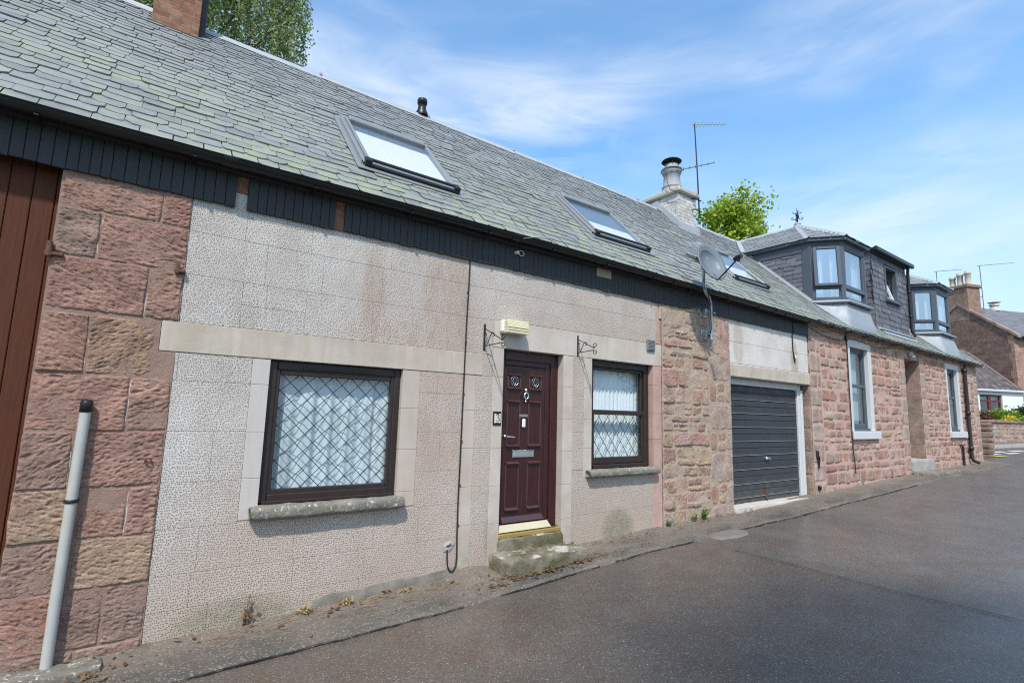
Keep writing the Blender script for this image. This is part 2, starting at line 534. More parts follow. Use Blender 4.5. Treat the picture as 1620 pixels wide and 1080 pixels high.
    # --- glass
    for nm, base, tint in (('pane', .07, (.95, .985, .985)), ('roof_pane', .07, (.96, .975, .975)), ('bay_pane', .46, (.80, .86, .88)), ('dark_pane', .13, (.62, .70, .70))):
        n = NT(nm)
        tr = n.node('ShaderNodeBsdfTransparent', {'Color': tint}).outputs[0]
        wav = n.bump(n.noise(1.6, 2), .04, .02)
        gl = n.node('ShaderNodeBsdfGlossy', {'Color': (.95, .98, 1), 'Roughness': .012, 'Normal': wav}).outputs[0]
        fc = n.node('ShaderNodeLayerWeight', {'Blend': .5}).outputs['Facing']
        fr = n.m('ADD', base, n.m('MULTIPLY', n.m('POWER', fc, 5.0), 1 - base), clamp=True)
        mx = n.node('ShaderNodeMixShader', {0: fr, 1: tr, 2: gl})
        n.t.links.new(mx.outputs[0], n.out.inputs[0])
        MAT[nm] = n.mat
    # --- brick
    def brick(name, c1, c2, mo, sx=.225, sz=.075):
        n = NT(name)
        s = n.sep()
        vec = n.node('ShaderNodeCombineXYZ', {0: n.m('ADD', s[0], s[1]), 1: s[2], 2: 0.0}).outputs[0]
        b = n.node('ShaderNodeTexBrick', {'Vector': vec, 'Color1': (*c1, 1), 'Color2': (*c2, 1), 'Mortar': (*mo, 1), 'Scale': 1.0, 'Mortar Size': .007, 'Mortar Smooth': .2, 'Brick Width': sx, 'Row Height': sz})
        c = n.mix(n.mapr(n.noise(9, 5, .7), .35, .65, 0, .8), b.outputs[0], n.mix(1, b.outputs[0], (.55, .46, .40), 'MULTIPLY'))
        c = n.mix(n.mapr(n.noise(6, 5, .7, n.scaled((1, 1, 1.6), loc=(2, 2, 5))), .55, .72, 0, .6), c, n.mix(1, b.outputs[0], (1.5, 1.6, 1.5), 'MULTIPLY'))
        c = n.mix(n.mapr(n.noise(21, 4, .7), .64, .74, 0, .7), c, (.10, .07, .055))
        h = n.m('SUBTRACT', n.m('MULTIPLY', n.noise(50, 4), .35), b.outputs['Fac'])
        MAT[name] = n.prin(c, .9, n.bump(h, .9, .008), spec=.2)
    brick('red_brick', (.25, .105, .07), (.36, .19, .12), (.27, .225, .18))
    brick('white_brick', (.58, .585, .57), (.66, .665, .65), (.47, .475, .465))
    brick('block_rubble', (.185, .115, .095), (.275, .18, .15), (.25, .185, .155), .42, .19)
    # --- far small slates
    n = NT('far_slate')
    s = n.sep()
    vec = n.node('ShaderNodeCombineXYZ', {0: n.m('ADD', s[0], n.m('MULTIPLY', s[1], .3)), 1: n.m('MULTIPLY', s[2], 1.4), 2: 0.0}).outputs[0]
    b = n.node('ShaderNodeTexBrick', {'Vector': vec, 'Color1': (.13, .135, .15, 1), 'Color2': (.19, .19, .205, 1), 'Mortar': (.06, .06, .065, 1), 'Scale': 1., 'Mortar Size': .01, 'Brick Width': .28, 'Row Height': .17})
    c = n.mix(n.mapr(n.noise(2.2, 5, .7), .45, .7, 0, .6), b.outputs[0], (.20, .15, .14))
    MAT['far_slate'] = n.prin(c, .65, n.bump(n.m('SUBTRACT', n.noise(30, 3), b.outputs['Fac']), .8, .012), spec=.35)
    n = NT('old_slate')
    s = n.sep()
    vec = n.node('ShaderNodeCombineXYZ', {0: n.m('ADD', s[0], n.m('MULTIPLY', s[1], .3)), 1: n.m('MULTIPLY', s[2], 1.4), 2: 0.0}).outputs[0]
    b = n.node('ShaderNodeTexBrick', {'Vector': vec, 'Color1': (.085, .07, .07, 1), 'Color2': (.145, .12, .12, 1), 'Mortar': (.03, .028, .028, 1), 'Scale': 1., 'Mortar Size': .014, 'Brick Width': .3, 'Row Height': .2})
    c = n.mix(n.mapr(n.noise(3.2, 6, .75), .5, .66, 0, .7), b.outputs[0], (.25, .215, .20))
    MAT['old_slate'] = n.prin(c, .8, n.bump(n.m('SUBTRACT', n.noise(30, 3), b.outputs['Fac']), .9, .02), spec=.25)
    # --- asphalt
    n = NT('asphalt')
    v = n.vor(135, out='Color'); vd = n.vor(135)
    gsp = n.node('ShaderNodeSeparateColor', {0: v}).outputs
    big = n.noise(.55, 5, .6)
    mid = n.noise(2.6, 5, .65)
    c = n.mix(n.mapr(big, .35, .65), (.124, .102, .084), (.188, .150, .118))
    c = n.mix(n.mapr(n.m('ADD', n.sep()[0], n.m('MULTIPLY', n.noise(1.1, 4), .25)), 6.02, 6.14, 0, .65), c, n.mix(n.noise(3, 5, .7), (.140, .126, .112), (.205, .184, .162)))
    c = n.mix(n.mapr(mid, .44, .66, 0, .75), c, (.150, .096, .062))
    c = n.mix(n.mapr(n.noise(.8, 4, .6, n.scaled((1, 1, 1), loc=(7, 3, 0))), .50, .68, 0, .6), c, (.092, .080, .070))
    c = n.mix(n.mapr(gsp[0], 0, 1, 0, .55), c, (.030, .027, .026))
    c = n.mix(n.mapr(gsp[1], .84, .88, 0, .55), c, (.21, .19, .165))
    c = n.mix(n.mapr(gsp[1], .980, .984, 0, .6), c, (.42, .39, .35))
    h = n.m('ADD', n.mapr(vd, 0, .6, 1, 0), n.m('MULTIPLY', n.noise(240, 2), .4))
    rg = n.mapr(n.m('ADD', n.noise(.9, 4, .6), n.m('MULTIPLY', mid, .3)), .45, .85, .34, .62)
    damp = n.mapr(n.m('ADD', n.noise(.45, 5, .6, n.scaled((.55, 1.5, 1), loc=(3, 4, 0))), n.m('MULTIPLY', mid, .25)), .50, .74)
    c = n.mix(n.m('MULTIPLY', damp, .35), c, n.mix(1, c, (.6, .57, .55), 'MULTIPLY'))
    MAT['asphalt'] = n.prin(c, rg, n.bump(h, .7, .0055), spec=.42, coat=n.m('MULTIPLY', damp, .36), **{'Coat Roughness': .24})
    # --- pavement strip of old asphalt and cement
    n = NT('worn_path')
    s = n.sep()
    v = n.vor(90, out='Color'); gsp = n.node('ShaderNodeSeparateColor', {0: v}).outputs
    big = n.noise(1.5, 5, .65, n.scaled((.6, 1.6, 1)))
    c = n.mix(n.mapr(big, .34, .62), (.070, .066, .058), (.19, .162, .132))
    wallside = n.mapr(n.m('ADD', s[1], n.m('MULTIPLY', n.noise(3, 4), .5)), -.30, .25, 0, .75)
    c = n.mix(wallside, c, (.235, .188, .148))
    c = n.mix(n.mapr(n.noise(2.3, 5, .7, n.scaled((1, 1, 1), loc=(4, 9, 0))), .55, .70, 0, .7), c, (.095, .088, .06))
    c = n.mix(n.mapr(gsp[1], .86, .9, 0, .6), c, (.34, .31, .27))
    c = n.mix(n.mapr(gsp[0], 0, 1, 0, .4), c, (.06, .056, .05))
    MAT['worn_path'] = n.prin(c, .92, n.bump(n.m('ADD', n.noise(70, 5, .7), n.noise(14, 3)), .8, .010), spec=.2)
    simple('tar', (.022, .020, .019), .8, var=.5, vscale=50, bumpd=.008)
    simple('road_paint', (.62, .62, .60), .8, var=.12, vscale=12)
    simple('yellow_paint', (.55, .42, .10), .8, var=.2, vscale=12)
    n = NT('grass_ground')
    c = n.mix(n.noise(3, 5, .7), (.035, .06, .018), (.085, .11, .035))
    MAT['grass_ground'] = n.prin(c, .95, n.bump(n.noise(20, 4), .8, .05), spec=.1)
    # --- leaves
    for nm, a, b in (('birch_leaf', (.13, .18, .075), (.36, .42, .22)), ('maple_leaf', (.13, .22, .02), (.46, .54, .08)),
                     ('shrub_leaf', (.12, .22, .03), (.26, .36, .06)), ('dark_leaf', (.03, .05, .02), (.08, .085, .05)),
                     ('yellow_flower', (.55, .45, .02), (.65, .55, .06)), ('weed_leaf', (.07, .13, .025), (.16, .22, .05)),
                     ('fallen_leaf', (.12, .06, .03), (.34, .22, .11)), ('red_leaf', (.10, .035, .03), (.16, .08, .06))):
        n = NT(nm)
        r = n.rnd()
        c = n.mix(r, a, b)
        d = n.node('ShaderNodeBsdfPrincipled', {'Base Color': c, 'Roughness': .55, 'Specular IOR Level': .3}).outputs[0]
        tl = n.node('ShaderNodeBsdfTranslucent', {'Color': n.mix(1, c, (1.25, 1.3, .7), 'MULTIPLY')}).outputs[0]
        mx = n.node('ShaderNodeMixShader', {0: .38, 1: d, 2: tl})
        n.t.links.new(mx.outputs[0], n.out.inputs[0])
        MAT[nm] = n.mat
    # decorative door glass, dark
    simple('number_ground', (.62, .60, .48), .5)
    simple('black_gloss', (.012, .012, .013), .25)

make_materials()
M = MAT

# ------------------------------------------------------------------ ground, road, path
def sheet(xs, ys, zf, mat, name):
    mb = MB()
    nx, ny = len(xs), len(ys)
    vs = [(x, y, zf(x, y)) for y in ys for x in xs]
    fs = [(j * nx + i, j * nx + i + 1, (j + 1) * nx + i + 1, (j + 1) * nx + i) for j in range(ny - 1) for i in range(nx - 1)]
    mb.add(vs, fs, smooth=True)
    o = mb.build(name, mat)
    o['kind'] = 'structure'
    return o


def lin(a, b, n):
    return [a + (b - a) * i / n for i in range(n + 1)]


sheet(lin(-60, -10, 10) + lin(-8, 60, 68) + [75, 100, 150, 200], lin(-150, -8, 12) + lin(-7, 9, 16) + [20, 50, 100, 160], lambda x, y: G(x) - .05, M['grass_ground'], 'ground')
sheet(lin(-25, 24, 196), lin(-7.5, 0.25, 62), lambda x, y: G(x) - .012 + .006 * nz(x, y, 0, 1.3) + .004 * nz(x, y, 3, 4), M['asphalt'], 'road')

# the cross street beyond the end of the cottage runs along the front of the far house
E1 = Vector((.927, -.375, 0)); E2 = Vector((.375, .927, 0))
FC = Vector((37.33, 1.59, 0))       # front corner of the far house


def far(e1, e2, z=0):
    p = FC + E1 * e1 + E2 * e2
    return (p.x, p.y, z)


mb = MB()
vs, fs = [], []
rows = lin(-3.6, -14.5, 24); cols = lin(-22, 25, 60)
for e2 in rows:
    for e1 in cols:
        p = far(e1, e2)
        vs.append((p[0], p[1], G(p[0]) - .020 if p[0] < 23.5 else G(p[0]) - .006))
nc = len(cols)
for j in range(len(rows) - 1):
    for i in range(nc - 1):
        q = [vs[k] for k in (j * nc + i, (j + 1) * nc + i + 1)]
        if min(q[0][0], q[1][0]) > 22.6:
            fs.append((j * nc + i, (j + 1) * nc + i, (j + 1) * nc + i + 1, j * nc + i + 1))
mb.add(vs, fs, smooth=True)
o = mb.build('cross_street', M['asphalt']); o['kind'] = 'structure'

# give-way dashes across the mouth of the lane and a stub of yellow line
mb = MB()


def paint(mb, e1a, e1b, e2a, e2b):
    pts = [far(e1a, e2a), far(e1b, e2a), far(e1b, e2b), far(e1a, e2b)]
    mb.add([(p[0], p[1], G(p[0]) + .012) for p in pts], [(0, 1, 2, 3)])


for row in (-5.45, -4.95):
    for k in range(12):
        paint(mb, -10.6 + k * 1.0, -9.95 + k * 1.0, row, row + .24)
o = mb.build('road_marking', M['road_paint']); o['kind'] = 'structure'
mb = MB()
paint(mb, -11.3, -10.5, -6.0, -5.75)
o = mb.build('yellow_road_marking', M['yellow_paint']); o['kind'] = 'structure'


# worn path strip along the wall, its ragged outer edge a step onto the road
def path_edge(x):
    return -.645 + .035 * nz(x, 0, 1, 1.1) + .018 * nz(x, 0, 4, 5) + .008 * nz(x, 0, 4, 21)


mb = MB()
xs = lin(-9, 22.6, 760)
vs, fs = [], []
nr = 12
for x in xs:
    ye = path_edge(x)
    for j in range(nr + 1):
        t = j / nr
        y = .24 + (ye - .24) * t
        z = G(x) + .010 + .012 * nz(x, y, 0, 2.5) + .006 * nz(x, y, 2, 9)
        z += .055 * max(0, 1 - ((x - 2.98) / .28) ** 2) * max(0, 1 - (y / .30) ** 2) if y < .1 else 0
        z += .03 * math.exp(-((y - .05) / .09) ** 2)
        if j >= nr - 1: z -= .004
        vs.append((x, y, z))
    vs.append((x, ye - .012, G(x) - .03))
w = nr + 2
for i in range(len(xs) - 1):
    for j in range(w - 1):
        fs.append((i * w + j, i * w + j + 1, (i + 1) * w + j + 1, (i + 1) * w + j))
mb.add(vs, fs, smooth=True)
o = mb.build('path', M['worn_path']); o['kind'] = 'structure'


def seam(pts, w, name):
    mb = MB()
    vs, fs = [], []
    for i, (x, y) in enumerate(pts):
        a = pts[max(i - 1, 0)]; b = pts[min(i + 1, len(pts) - 1)]
        d = Vector((b[0] - a[0], b[1] - a[1], 0)).normalized()
        nn = Vector((-d.y, d.x, 0))
        ww = w * (.55 + .9 * abs(nz(x, y, 7, 3)) + .4 * nz(x, y, 1, 17))
        for s in (-1, 1):
            vs.append((x + nn.x * ww * s, y + nn.y * ww * s, G(x) + .003))
    for i in range(len(pts) - 1):
        fs.append((2 * i, 2 * i + 1, 2 * i + 3, 2 * i + 2))
    mb.add(vs, fs)
    o = mb.build(name, M['tar']); o['kind'] = 'structure'


for a, b in ((-9, 2.55), (2.95, 4.25), (4.5, 5.9), (6.5, 14)):
    seam([(x, path_edge(x) - .018) for x in lin(a, b, int((b - a) * 25))], .011, 'road_seam')
seam([(5.95 + .05 * nz(0, y, 2, 1.2) + .012 * nz(0, y, 5, 7), y) for y in lin(-1.2, -4.6, 90)], .008, 'road_seam')

# old cement patch on the edge of the road near the garage
mb = MB()
vs, fs = [], []
NA = 96
for i in range(7):
    for k in range(NA):
        a = 2 * math.pi * k / NA
        r = (1 + .20 * nz(math.cos(a), math.sin(a), 3, 1.6) + .09 * nz(math.cos(a), math.sin(a), 5, 6) + .04 * nz(math.cos(a), math.sin(a), 2, 17)) * i / 6
        x, y = 6.60 + .40 * r * math.cos(a), -.72 + .15 * r * math.sin(a)
        vs.append((x, y, G(x) + .014 + .004 * nz(x, y, 2, 12) - (.024 if i == 6 else 0)))
mb.add(vs, [(i * NA + k, (i + 1) * NA + k, (i + 1) * NA + (k + 1) % NA, i * NA + (k + 1) % NA) for i in range(6) for k in range(NA)], smooth=True)
o = mb.build('road_patch', M['patch']); o['kind'] = 'structure'

# ------------------------------------------------------------------ the two joined cottages
cot = thing('cottage', (4.8, 1.5, 0), 'long low cottage with pecked grey render, dark red front door and mossy slate roof', 'house', 'stone cottages along the lane')
hou = thing('cottage', (16.4, 1.5, .37), 'red sandstone cottage with white window margins and slate hung bay dormers', 'house', 'stone cottages along the lane')


# roof surface: eave line and ridge drift slightly from the left house to the right one
def rs(x):
    s = min(1, max(0, (x - 8) / 4.2))
    sag = .035 * math.exp(-((x - 3.6) / 3.0) ** 2)
    return Vector((x, -.18, 3.61 + (3.57 - 3.61) * s + sag)), Vector((x, 2.6 + .22 * s, 6.40 + .06 * s))


def roofp(x, d, lift=0.0):
    a, b = rs(x)
    t = (b - a).normalized()
    n = Vector((0, -t.z, t.y))
    return a + t * d + n * lift


def roofz(x, y):
    a, b = rs(x)
    return a.z + (b.z - a.z) * (y - a.y) / (b.y - a.y)


def rooflen(x):
    a, b = rs(x)
    return (b - a).length


def slates(mb, P, u0, u1, v0, v1, g0, g1, w0, w1, skip=None, lift=.014, th=.010, jit=.010, rnd=RD):
    """overlapping slates; u0/u1 may be functions of v"""
    v = v0
    row = 0
    F0 = u0 if callable(u0) else (lambda q: u0)
    F1 = u1 if callable(u1) else (lambda q: u1)
    while v < v1 - .02:
        k = (v - v0) / max(1e-6, v1 - v0)
        g = g0 + (g1 - g0) * k
        a0, a1 = F0(v + g * .5), F1(v + g * .5)
        a = a0 - rnd.uniform(0, .5) * w0 if not callable(u0) else a0
        if callable(u0): a = a0
        first = True
        while a < a1 - .02:
            w = rnd.uniform(w0, w1) * (1 - .18 * k)
            if first and callable(u0): w *= rnd.uniform(.45, 1)
            first = False
            b = min(a + w, a1) if callable(u1) else a + w
            if callable(u1) and a1 - b < w0 * .35: b = a1
            if not (skip and skip((a + b) / 2, v + g * .5)):
                h = min(v + g * 1.9, v1 + .04)
                vv = v + rnd.uniform(-jit, jit)
                l = lift + rnd.uniform(-.002, .008)
                l2 = l + rnd.uniform(-.004, .004)
                gp = rnd.uniform(.001, .005)
                c1 = rnd.choice((.006, .012, .03, .045)) * rnd.uniform(.5, 1.2)
                c2 = rnd.choice((.006, .012, .03, .045)) * rnd.uniform(.5, 1.2)
                c1 = min(c1, (b - a) * .3); c2 = min(c2, (b - a) * .3)
                A, B = a + gp, b - gp
                mid = vv + rnd.uniform(-.006, .006)
                tail = [(A, vv + c1 * .8, l), (A + c1, vv, l), ((A + B) / 2, mid, (l + l2) / 2), (B - c2, vv + rnd.uniform(-.005, .005), l2), (B, vv + c2 * .8, l2)]
                top = [P(A, h, .001), P(B, h, .001)]
                t_ = [P(*q) for q in tail]
                lo = [P(q[0], q[1], q[2] - th) for q in tail]
                vs = top + t_ + lo
                fs = [(0, 2, 3, 4, 5, 6, 1)]
                for i in range(4):
                    fs.append((2 + i, 7 + i, 8 + i, 3 + i))
                mb.add(vs, fs)
            a = b
        v += g
        row += 1


def stone(mb, x0, x1, z0, z1, col, res=.02, y=-.014, depth=.024, tool=.005, fx=16, fz=42, rag=.008, edge=.02, margin=.0, slant=.25, tw=0.0, cr=.03, en=.010, ridge=True, low=.006):
    """one stone: a finely gridded face standing at y, its edges falling back into the joint"""
    W, H = x1 - x0, z1 - z0
    if W < .03 or H < .025: return
    sd = RD.uniform(0, 50)
    nx = max(4, int(W / res)); nzz = max(4, int(H / res))
    vs = []
    rx, rz = RD.uniform(-tw, tw), RD.uniform(-tw, tw)
    off = RD.uniform(-.5, .5) * tw
    for j in range(nzz + 1):
        for i in range(nx + 1):
            u, v = i / nx, j / nzz
            x, z = x0 + u * W, z0 + v * H
            dx_, dz_ = min(u, 1 - u) * W, min(v, 1 - v) * H
            q = max(0, 1 - dx_ / (.4 * min(W, H))) * max(0, 1 - dz_ / (.4 * min(W, H)))
            xx = x + (cr * q if u < .5 else -cr * q) + rag * nz(x, z, sd, 6.5) + rag * .5 * nz(x, z, sd + 3, 21)
            zz = z + (cr * q if v < .5 else -cr * q) + rag * nz(x, z, sd + 9, 5.5) + rag * .5 * nz(x, z, sd + 5, 19)
            d = min(dx_, dz_)
            dn = d + en * nz(x, z, sd + 2, 17) * min(1, d / .01)
            e = min(1, max(0, dn / edge)); e = e * e * (3 - 2 * e)
            e2 = min(1, max(0, d - margin) / (edge * 1.3)); e2 = e2 * e2 * (3 - 2 * e2)
            zt = z + slant * (x - x0)
            t = nz(x * fx, zt * fz, sd) * 1.0 + .5 * nz(x * fx * 2.1, zt * fz * 2.1, sd + 4)
            t = (.9 - 2.0 * abs(t)) if ridge else t * 1.4
            yy = y + depth * (1 - e) - tool * t * e2 - low * nz(x * 5, z * 6, sd + 7) * e2 + (off + rx * (u - .5) + rz * (v - .5)) * e
            vs.append((xx, yy, zz))
    n = nx + 1
    fs = [(j * n + i, j * n + i + 1, (j + 1) * n + i + 1, (j + 1) * n + i) for j in range(nzz) for i in range(nx)]
    mb.add(vs, fs, c=col, smooth=True)


def mortar_sheet(mb, x0, x1, z0, z1, y=-.002, amp=.006, res=.022, c=(1, 1, 1)):
    nx = max(2, int((x1 - x0) / res)); n2 = max(2, int((z1 - z0) / res))
    vs = []
    for j in range(n2 + 1):
        for i in range(nx + 1):
            x, z = x0 + (x1 - x0) * i / nx, z0 + (z1 - z0) * j / n2
            vs.append((x, y - amp * nz(x, z, 3, 7) - amp * .7 * nz(x, z, 8, 23), z))
    n = nx + 1
    mb.add(vs, [(j * n + i, j * n + i + 1, (j + 1) * n + i + 1, (j + 1) * n + i) for j in range(n2) for i in range(nx)], smooth=True, c=c)


def vary(c, a=.1):
    k = 1 + RD.uniform(-a, a)
    return tuple(max(.01, x * k * (1 + RD.uniform(-a * .35, a * .35))) for x in c)


def rubble(mb, x0, x1, z0f, z1, pal, hmin, hmax, wmin, wmax, holes=(), breaks=(), res=.025, split=.25, big=0., **kw):
    zs = [min(z0f(x0), z0f(x1)) - .06]
    br = sorted(breaks)
    while zs[-1] < z1 - .03:
        h = RD.uniform(hmin, hmax)
        zn = zs[-1] + h
        for b in br:
            if zs[-1] + .04 < b < zn + .07:
                zn = b; break
        if z1 - zn < hmin * .6: zn = z1
        zs.append(zn)
    for k in range(len(zs) - 1):
        a, b = zs[k], zs[k + 1]
        iv = [(x0, x1)]
        for (hx0, hx1, hz0, hz1) in holes:
            if min(b, hz1) - max(a, hz0) > .015:
                nv = []
                for (p, q) in iv:
                    if hx1 <= p or hx0 >= q: nv.append((p, q)); continue
                    if hx0 > p + .02: nv.append((p, hx0))
                    if hx1 < q - .02: nv.append((hx1, q))
                iv = nv
        for (p, q) in iv:
            x = p
            while x < q - .01:
                w = RD.uniform(wmin, wmax)
                if q - (x + w) < wmin * .55: w = q - x
                g = RD.uniform(.003, .008)
                if a + .02 < z0f(x + w / 2) - .25:
                    x += w; continue
                if big and RD.random() < big and b - a > .17:
                    k2 = dict(kw); k2.update(tool=.0025, cr=.008, rag=.008, en=.006, edge=.012)
                    stone(mb, x + g, x + w - g, a + g, b - g, vary(RD.choice(((.38, .30, .255), (.41, .33, .285), (.36, .275, .235))), .1), res, **k2)
                elif RD.random() < split and b - a > .14:
                    m_ = a + (b - a) * RD.uniform(.35, .65)
                    stone(mb, x + g, x + w - g, a + g, m_ - g * .7, vary(RD.choice(pal), .16), res, **kw)
                    if RD.random() < .5 and w > .25:
                        xm = x + w * RD.uniform(.35, .65)
                        stone(mb, x + g, xm - g * .7, m_ + g * .7, b - g, vary(RD.choice(pal), .16), res, **kw)
                        stone(mb, xm + g * .7, x + w - g, m_ + g * .7, b - g, vary(RD.choice(pal), .16), res, **kw)
                    else:
                        stone(mb, x + g, x + w - g, m_ + g * .7, b - g, vary(RD.choice(pal), .16), res, **kw)
                else:
                    dz = RD.uniform(-.012, .012)
                    stone(mb, x + g, x + w - g, a + g + dz, b - g + dz, vary(RD.choice(pal), .16), res, **kw)
                x += w


PINK = (.375, .225, .18); PINK2 = (.395, .245, .20); TAN = (.42, .32, .22); GREY = (.31, .24, .21); RED = (.385, .225, .18); MAUVE = (.285, .205, .175); BUFF = (.43, .355, .295); ROSE = (.43, .30, .25)

# ---- solid cores behind the facades
mb = MB()
prof = [(.30, -.8), (.30, 3.55), (2.6, 6.28), (5.4, 3.5), (5.4, -.8)]
mb.prism_x(prof, -7.0, 10.68)
mb.build('inner_wall', M['interior'], cot)
mb = MB()
prof = [(.34, -.3), (.34, 3.60), (2.82, 6.26), (5.4, 3.5), (5.4, -.3)]
mb.prism_x(prof, 10.681, 22.2)
mb.build('inner_wall', M['interior'], hou)

# ---- left: pier of big tooled blocks beside the boarded door
mb = MB()
rows = [(3.00, 3.34, [-.565, .045, .237], (PINK, RED)), (2.645, 3.00, [-.565, -.315, .237], (GREY, PINK)),
        (2.252, 2.645, [-.565, .01, .237], (PINK, PINK2)), (1.805, 2.235, [-.565, -.30, .10], (PINK, (.36, .24, .17))),
        (1.40, 1.805, [-.57, -.02, .237], (PINK, PINK)), (1.005, 1.40, [-.575, -.30, .236], (MAUVE, PINK2)),
        (.655, 1.005, [-.58, -.22, .05, .236], (TAN, PINK, PINK2)), (.32, .655, [-.58, -.225, .236], (MAUVE, TAN)),
        (-.065, .32, [-.58, -.27, -.015, .236], (RED, MAUVE, MAUVE)), (-.30, -.065, [-.58, -.14, .236], (MAUVE, MAUVE))]
tint = lambda c: tuple(x * k for x, k in zip(c, (.88, .86, .85)))
for z0, z1, xs_, cs in rows:
    for k in range(len(xs_) - 1):
        g = .0025
        stone(mb, xs_[k] + g, xs_[k + 1] - g, z0 + g * .8, z1 - g * .8, vary(tint(cs[k]), .07), res=.0075, y=-.008, depth=.015, tool=.010, fx=17, fz=46, rag=.007, edge=.0055, margin=.003, slant=RD.uniform(-.5, .5), cr=.003, en=.006, tw=.007, low=.011)
# thin block right of row four, where the lintel bears
mb.build('stone_pier', M['sandstone'], cot)
mb = MB()
mb.box(-.570, .238, .010, .30, -.8, 3.34)
mortar_sheet(mb, -.567, .236, -.4, 2.008, -.005, .005, .02)
mortar_sheet(mb, -.567, .126, 2.008, 2.25, -.005, .005, .02)
mortar_sheet(mb, -.567, .236, 2.25, 3.34, -.005, .005, .02)
mb.build('pier_mortar', M['pier_mortar'], cot)
# hand-trowelled cream pointing in the upright joints
for x, z0, z1 in ((.045, 3.02, 3.24), (-.315, 2.66, 2.98), (.01, 2.25, 2.62), (-.295, 1.83, 2.05), (-.02, 1.42, 1.78), (-.30, 1.02, 1.30), (.05, .68, .98)):
    mb = MB()
    n = 14
    vs, fs = [], []
    for i in range(n + 1):
        z = z0 + (z1 - z0) * i / n
        w = .011 + .007 * nz(x, z, 3, 14)
        xo = x + .012 * nz(x, z, 8, 6)
        vs += [(xo - w, .004, z), (xo, -.006 + .003 * nz(x, z, 1, 25), z), (xo + w, .004, z)]
    for i in range(n):
        for j in (0, 1):
            fs.append((i * 3 + j, i * 3 + j + 1, i * 3 + 4 + j, i * 3 + 3 + j))
    mb.add(vs, fs, smooth=True)
    mb.build('lime_pointing', M['pale_cement'], cot)

# ---- boarded door at the far left
mb = MB()
x = -3.1
while x < -.56:
    mb.box(x + .002, min(x + .123, -.50), .10, .13, -.5, 3.40, .005)
    x += .125
bd = mb.build('boarded_door', M['brown_boards'], cot)
bd['label'] = 'tall red brown boarded door at the far end'
mb = MB()
mb.box(-3.1, -.86, .060, .0995, 1.62, 1.70, .004)
mb.build('rail', M['brown_boards'], bd)

# ---- pecked render lined out as blocks
ren = MB()


def ashlar(x0, x1, z0, z1, rows, half=.3, wmin=.42, wmax=.85, d=.04):
    zz = [z0] + [r for r in rows if z0 + .03 < r < z1 - .03] + [z1]
    for k in range(len(zz) - 1):
        x = x0
        off = RD.uniform(.3, 1)
        first = True
        while x < x1 - .005:
            w = RD.uniform(wmin, wmax) * (off if first else 1)
            first = False
            if x1 - (x + w) < .22: w = x1 - x
            g = .0011
            c = vary((1, 1, 1), .05)
            if RD.random() < half and zz[k + 1] - zz[k] > .3 and w > .5:
                mz = (zz[k] + zz[k + 1]) / 2
                xm = x + w * RD.uniform(.35, .65)
                ren.box(x + g, x + w - g, 0, d, zz[k] + g, mz - g, .0016, c=c)
                ren.box(x + g, xm - g, 0, d, mz + g, zz[k + 1] - g, .0016, c=c)
                ren.box(xm + g, x + w - g, 0, d, mz + g, zz[k + 1] - g, .0016, c=c)
            else:
                ren.box(x + g, x + w - g, 0, d, zz[k] + g, zz[k + 1] - g, .0016, c=c)
            x += w


RZ = [.08, .335, .67, 1.01, 1.40, 1.79, 2.01, 2.25, 2.44, 2.64, 2.83, 2.995]
ashlar(.238, 2.86, 2.25, 3.40, [2.64, 2.995])
ashlar(2.86, 3.22, 2.25, 3.40, [2.64, 2.995], 0)
ashlar(3.22, 6.03, 2.655, 3.40, [2.995], .2)
ashlar(.108, .79, 1.79, 2.01, [], 0)
ashlar(.238, .79, .67, 1.79, RZ, 0)
ashlar(.238, 2.86, -.5, .67, [.08, .335], .1)
ashlar(2.34, 2.86, .67, 2.01, [1.01, 1.40, 1.79], 0)
ashlar(3.085, 3.22, 2.01, 2.25, [], 0)
ashlar(3.003, 3.22, -.4, 2.01, [.44, .83, 1.23, 1.63], 0)
ashlar(4.43, 4.62, .94, 2.34, [1.40, 1.85], 0)
ashlar(4.43, 6.01, -.4, .83, [.40], .0)
ren.box(.238, .926, .0045, .30, -.5, 2.006); ren.box(2.154, 3.361, .0045, .30, -.5, 2.006); ren.box(.926, 2.154, .0045, .30, -.5, .685)
ren.box(.238, 6.03, .0045, .30, 2.661, 3.40); ren.box(.238, 3.218, .0045, .30, 2.256, 2.661)
ren.box(4.274, 4.756, .0045, .30, -.4, 2.336); ren.box(4.756, 6.03, .0045, .30, -.4, .838); ren.box(3.361, 4.274, .0045, .30, -.4, .02)
ren.box(.108, .24, .0045, .30, 1.80, 2.006)
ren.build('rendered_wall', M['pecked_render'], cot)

# ---- smooth margins round the openings
def margin(x0, x1, z0, z1, joints, mat, d=.30, y=-.001):
    mb = MB()
    zz = [z0] + [j for j in joints if z0 < j < z1] + [z1]
    for k in range(len(zz) - 1):
        mb.box(x0, x1, y, d, zz[k] + .0015, zz[k + 1] - .0015, .0025)
    mb.build('margin', M[mat], cot)


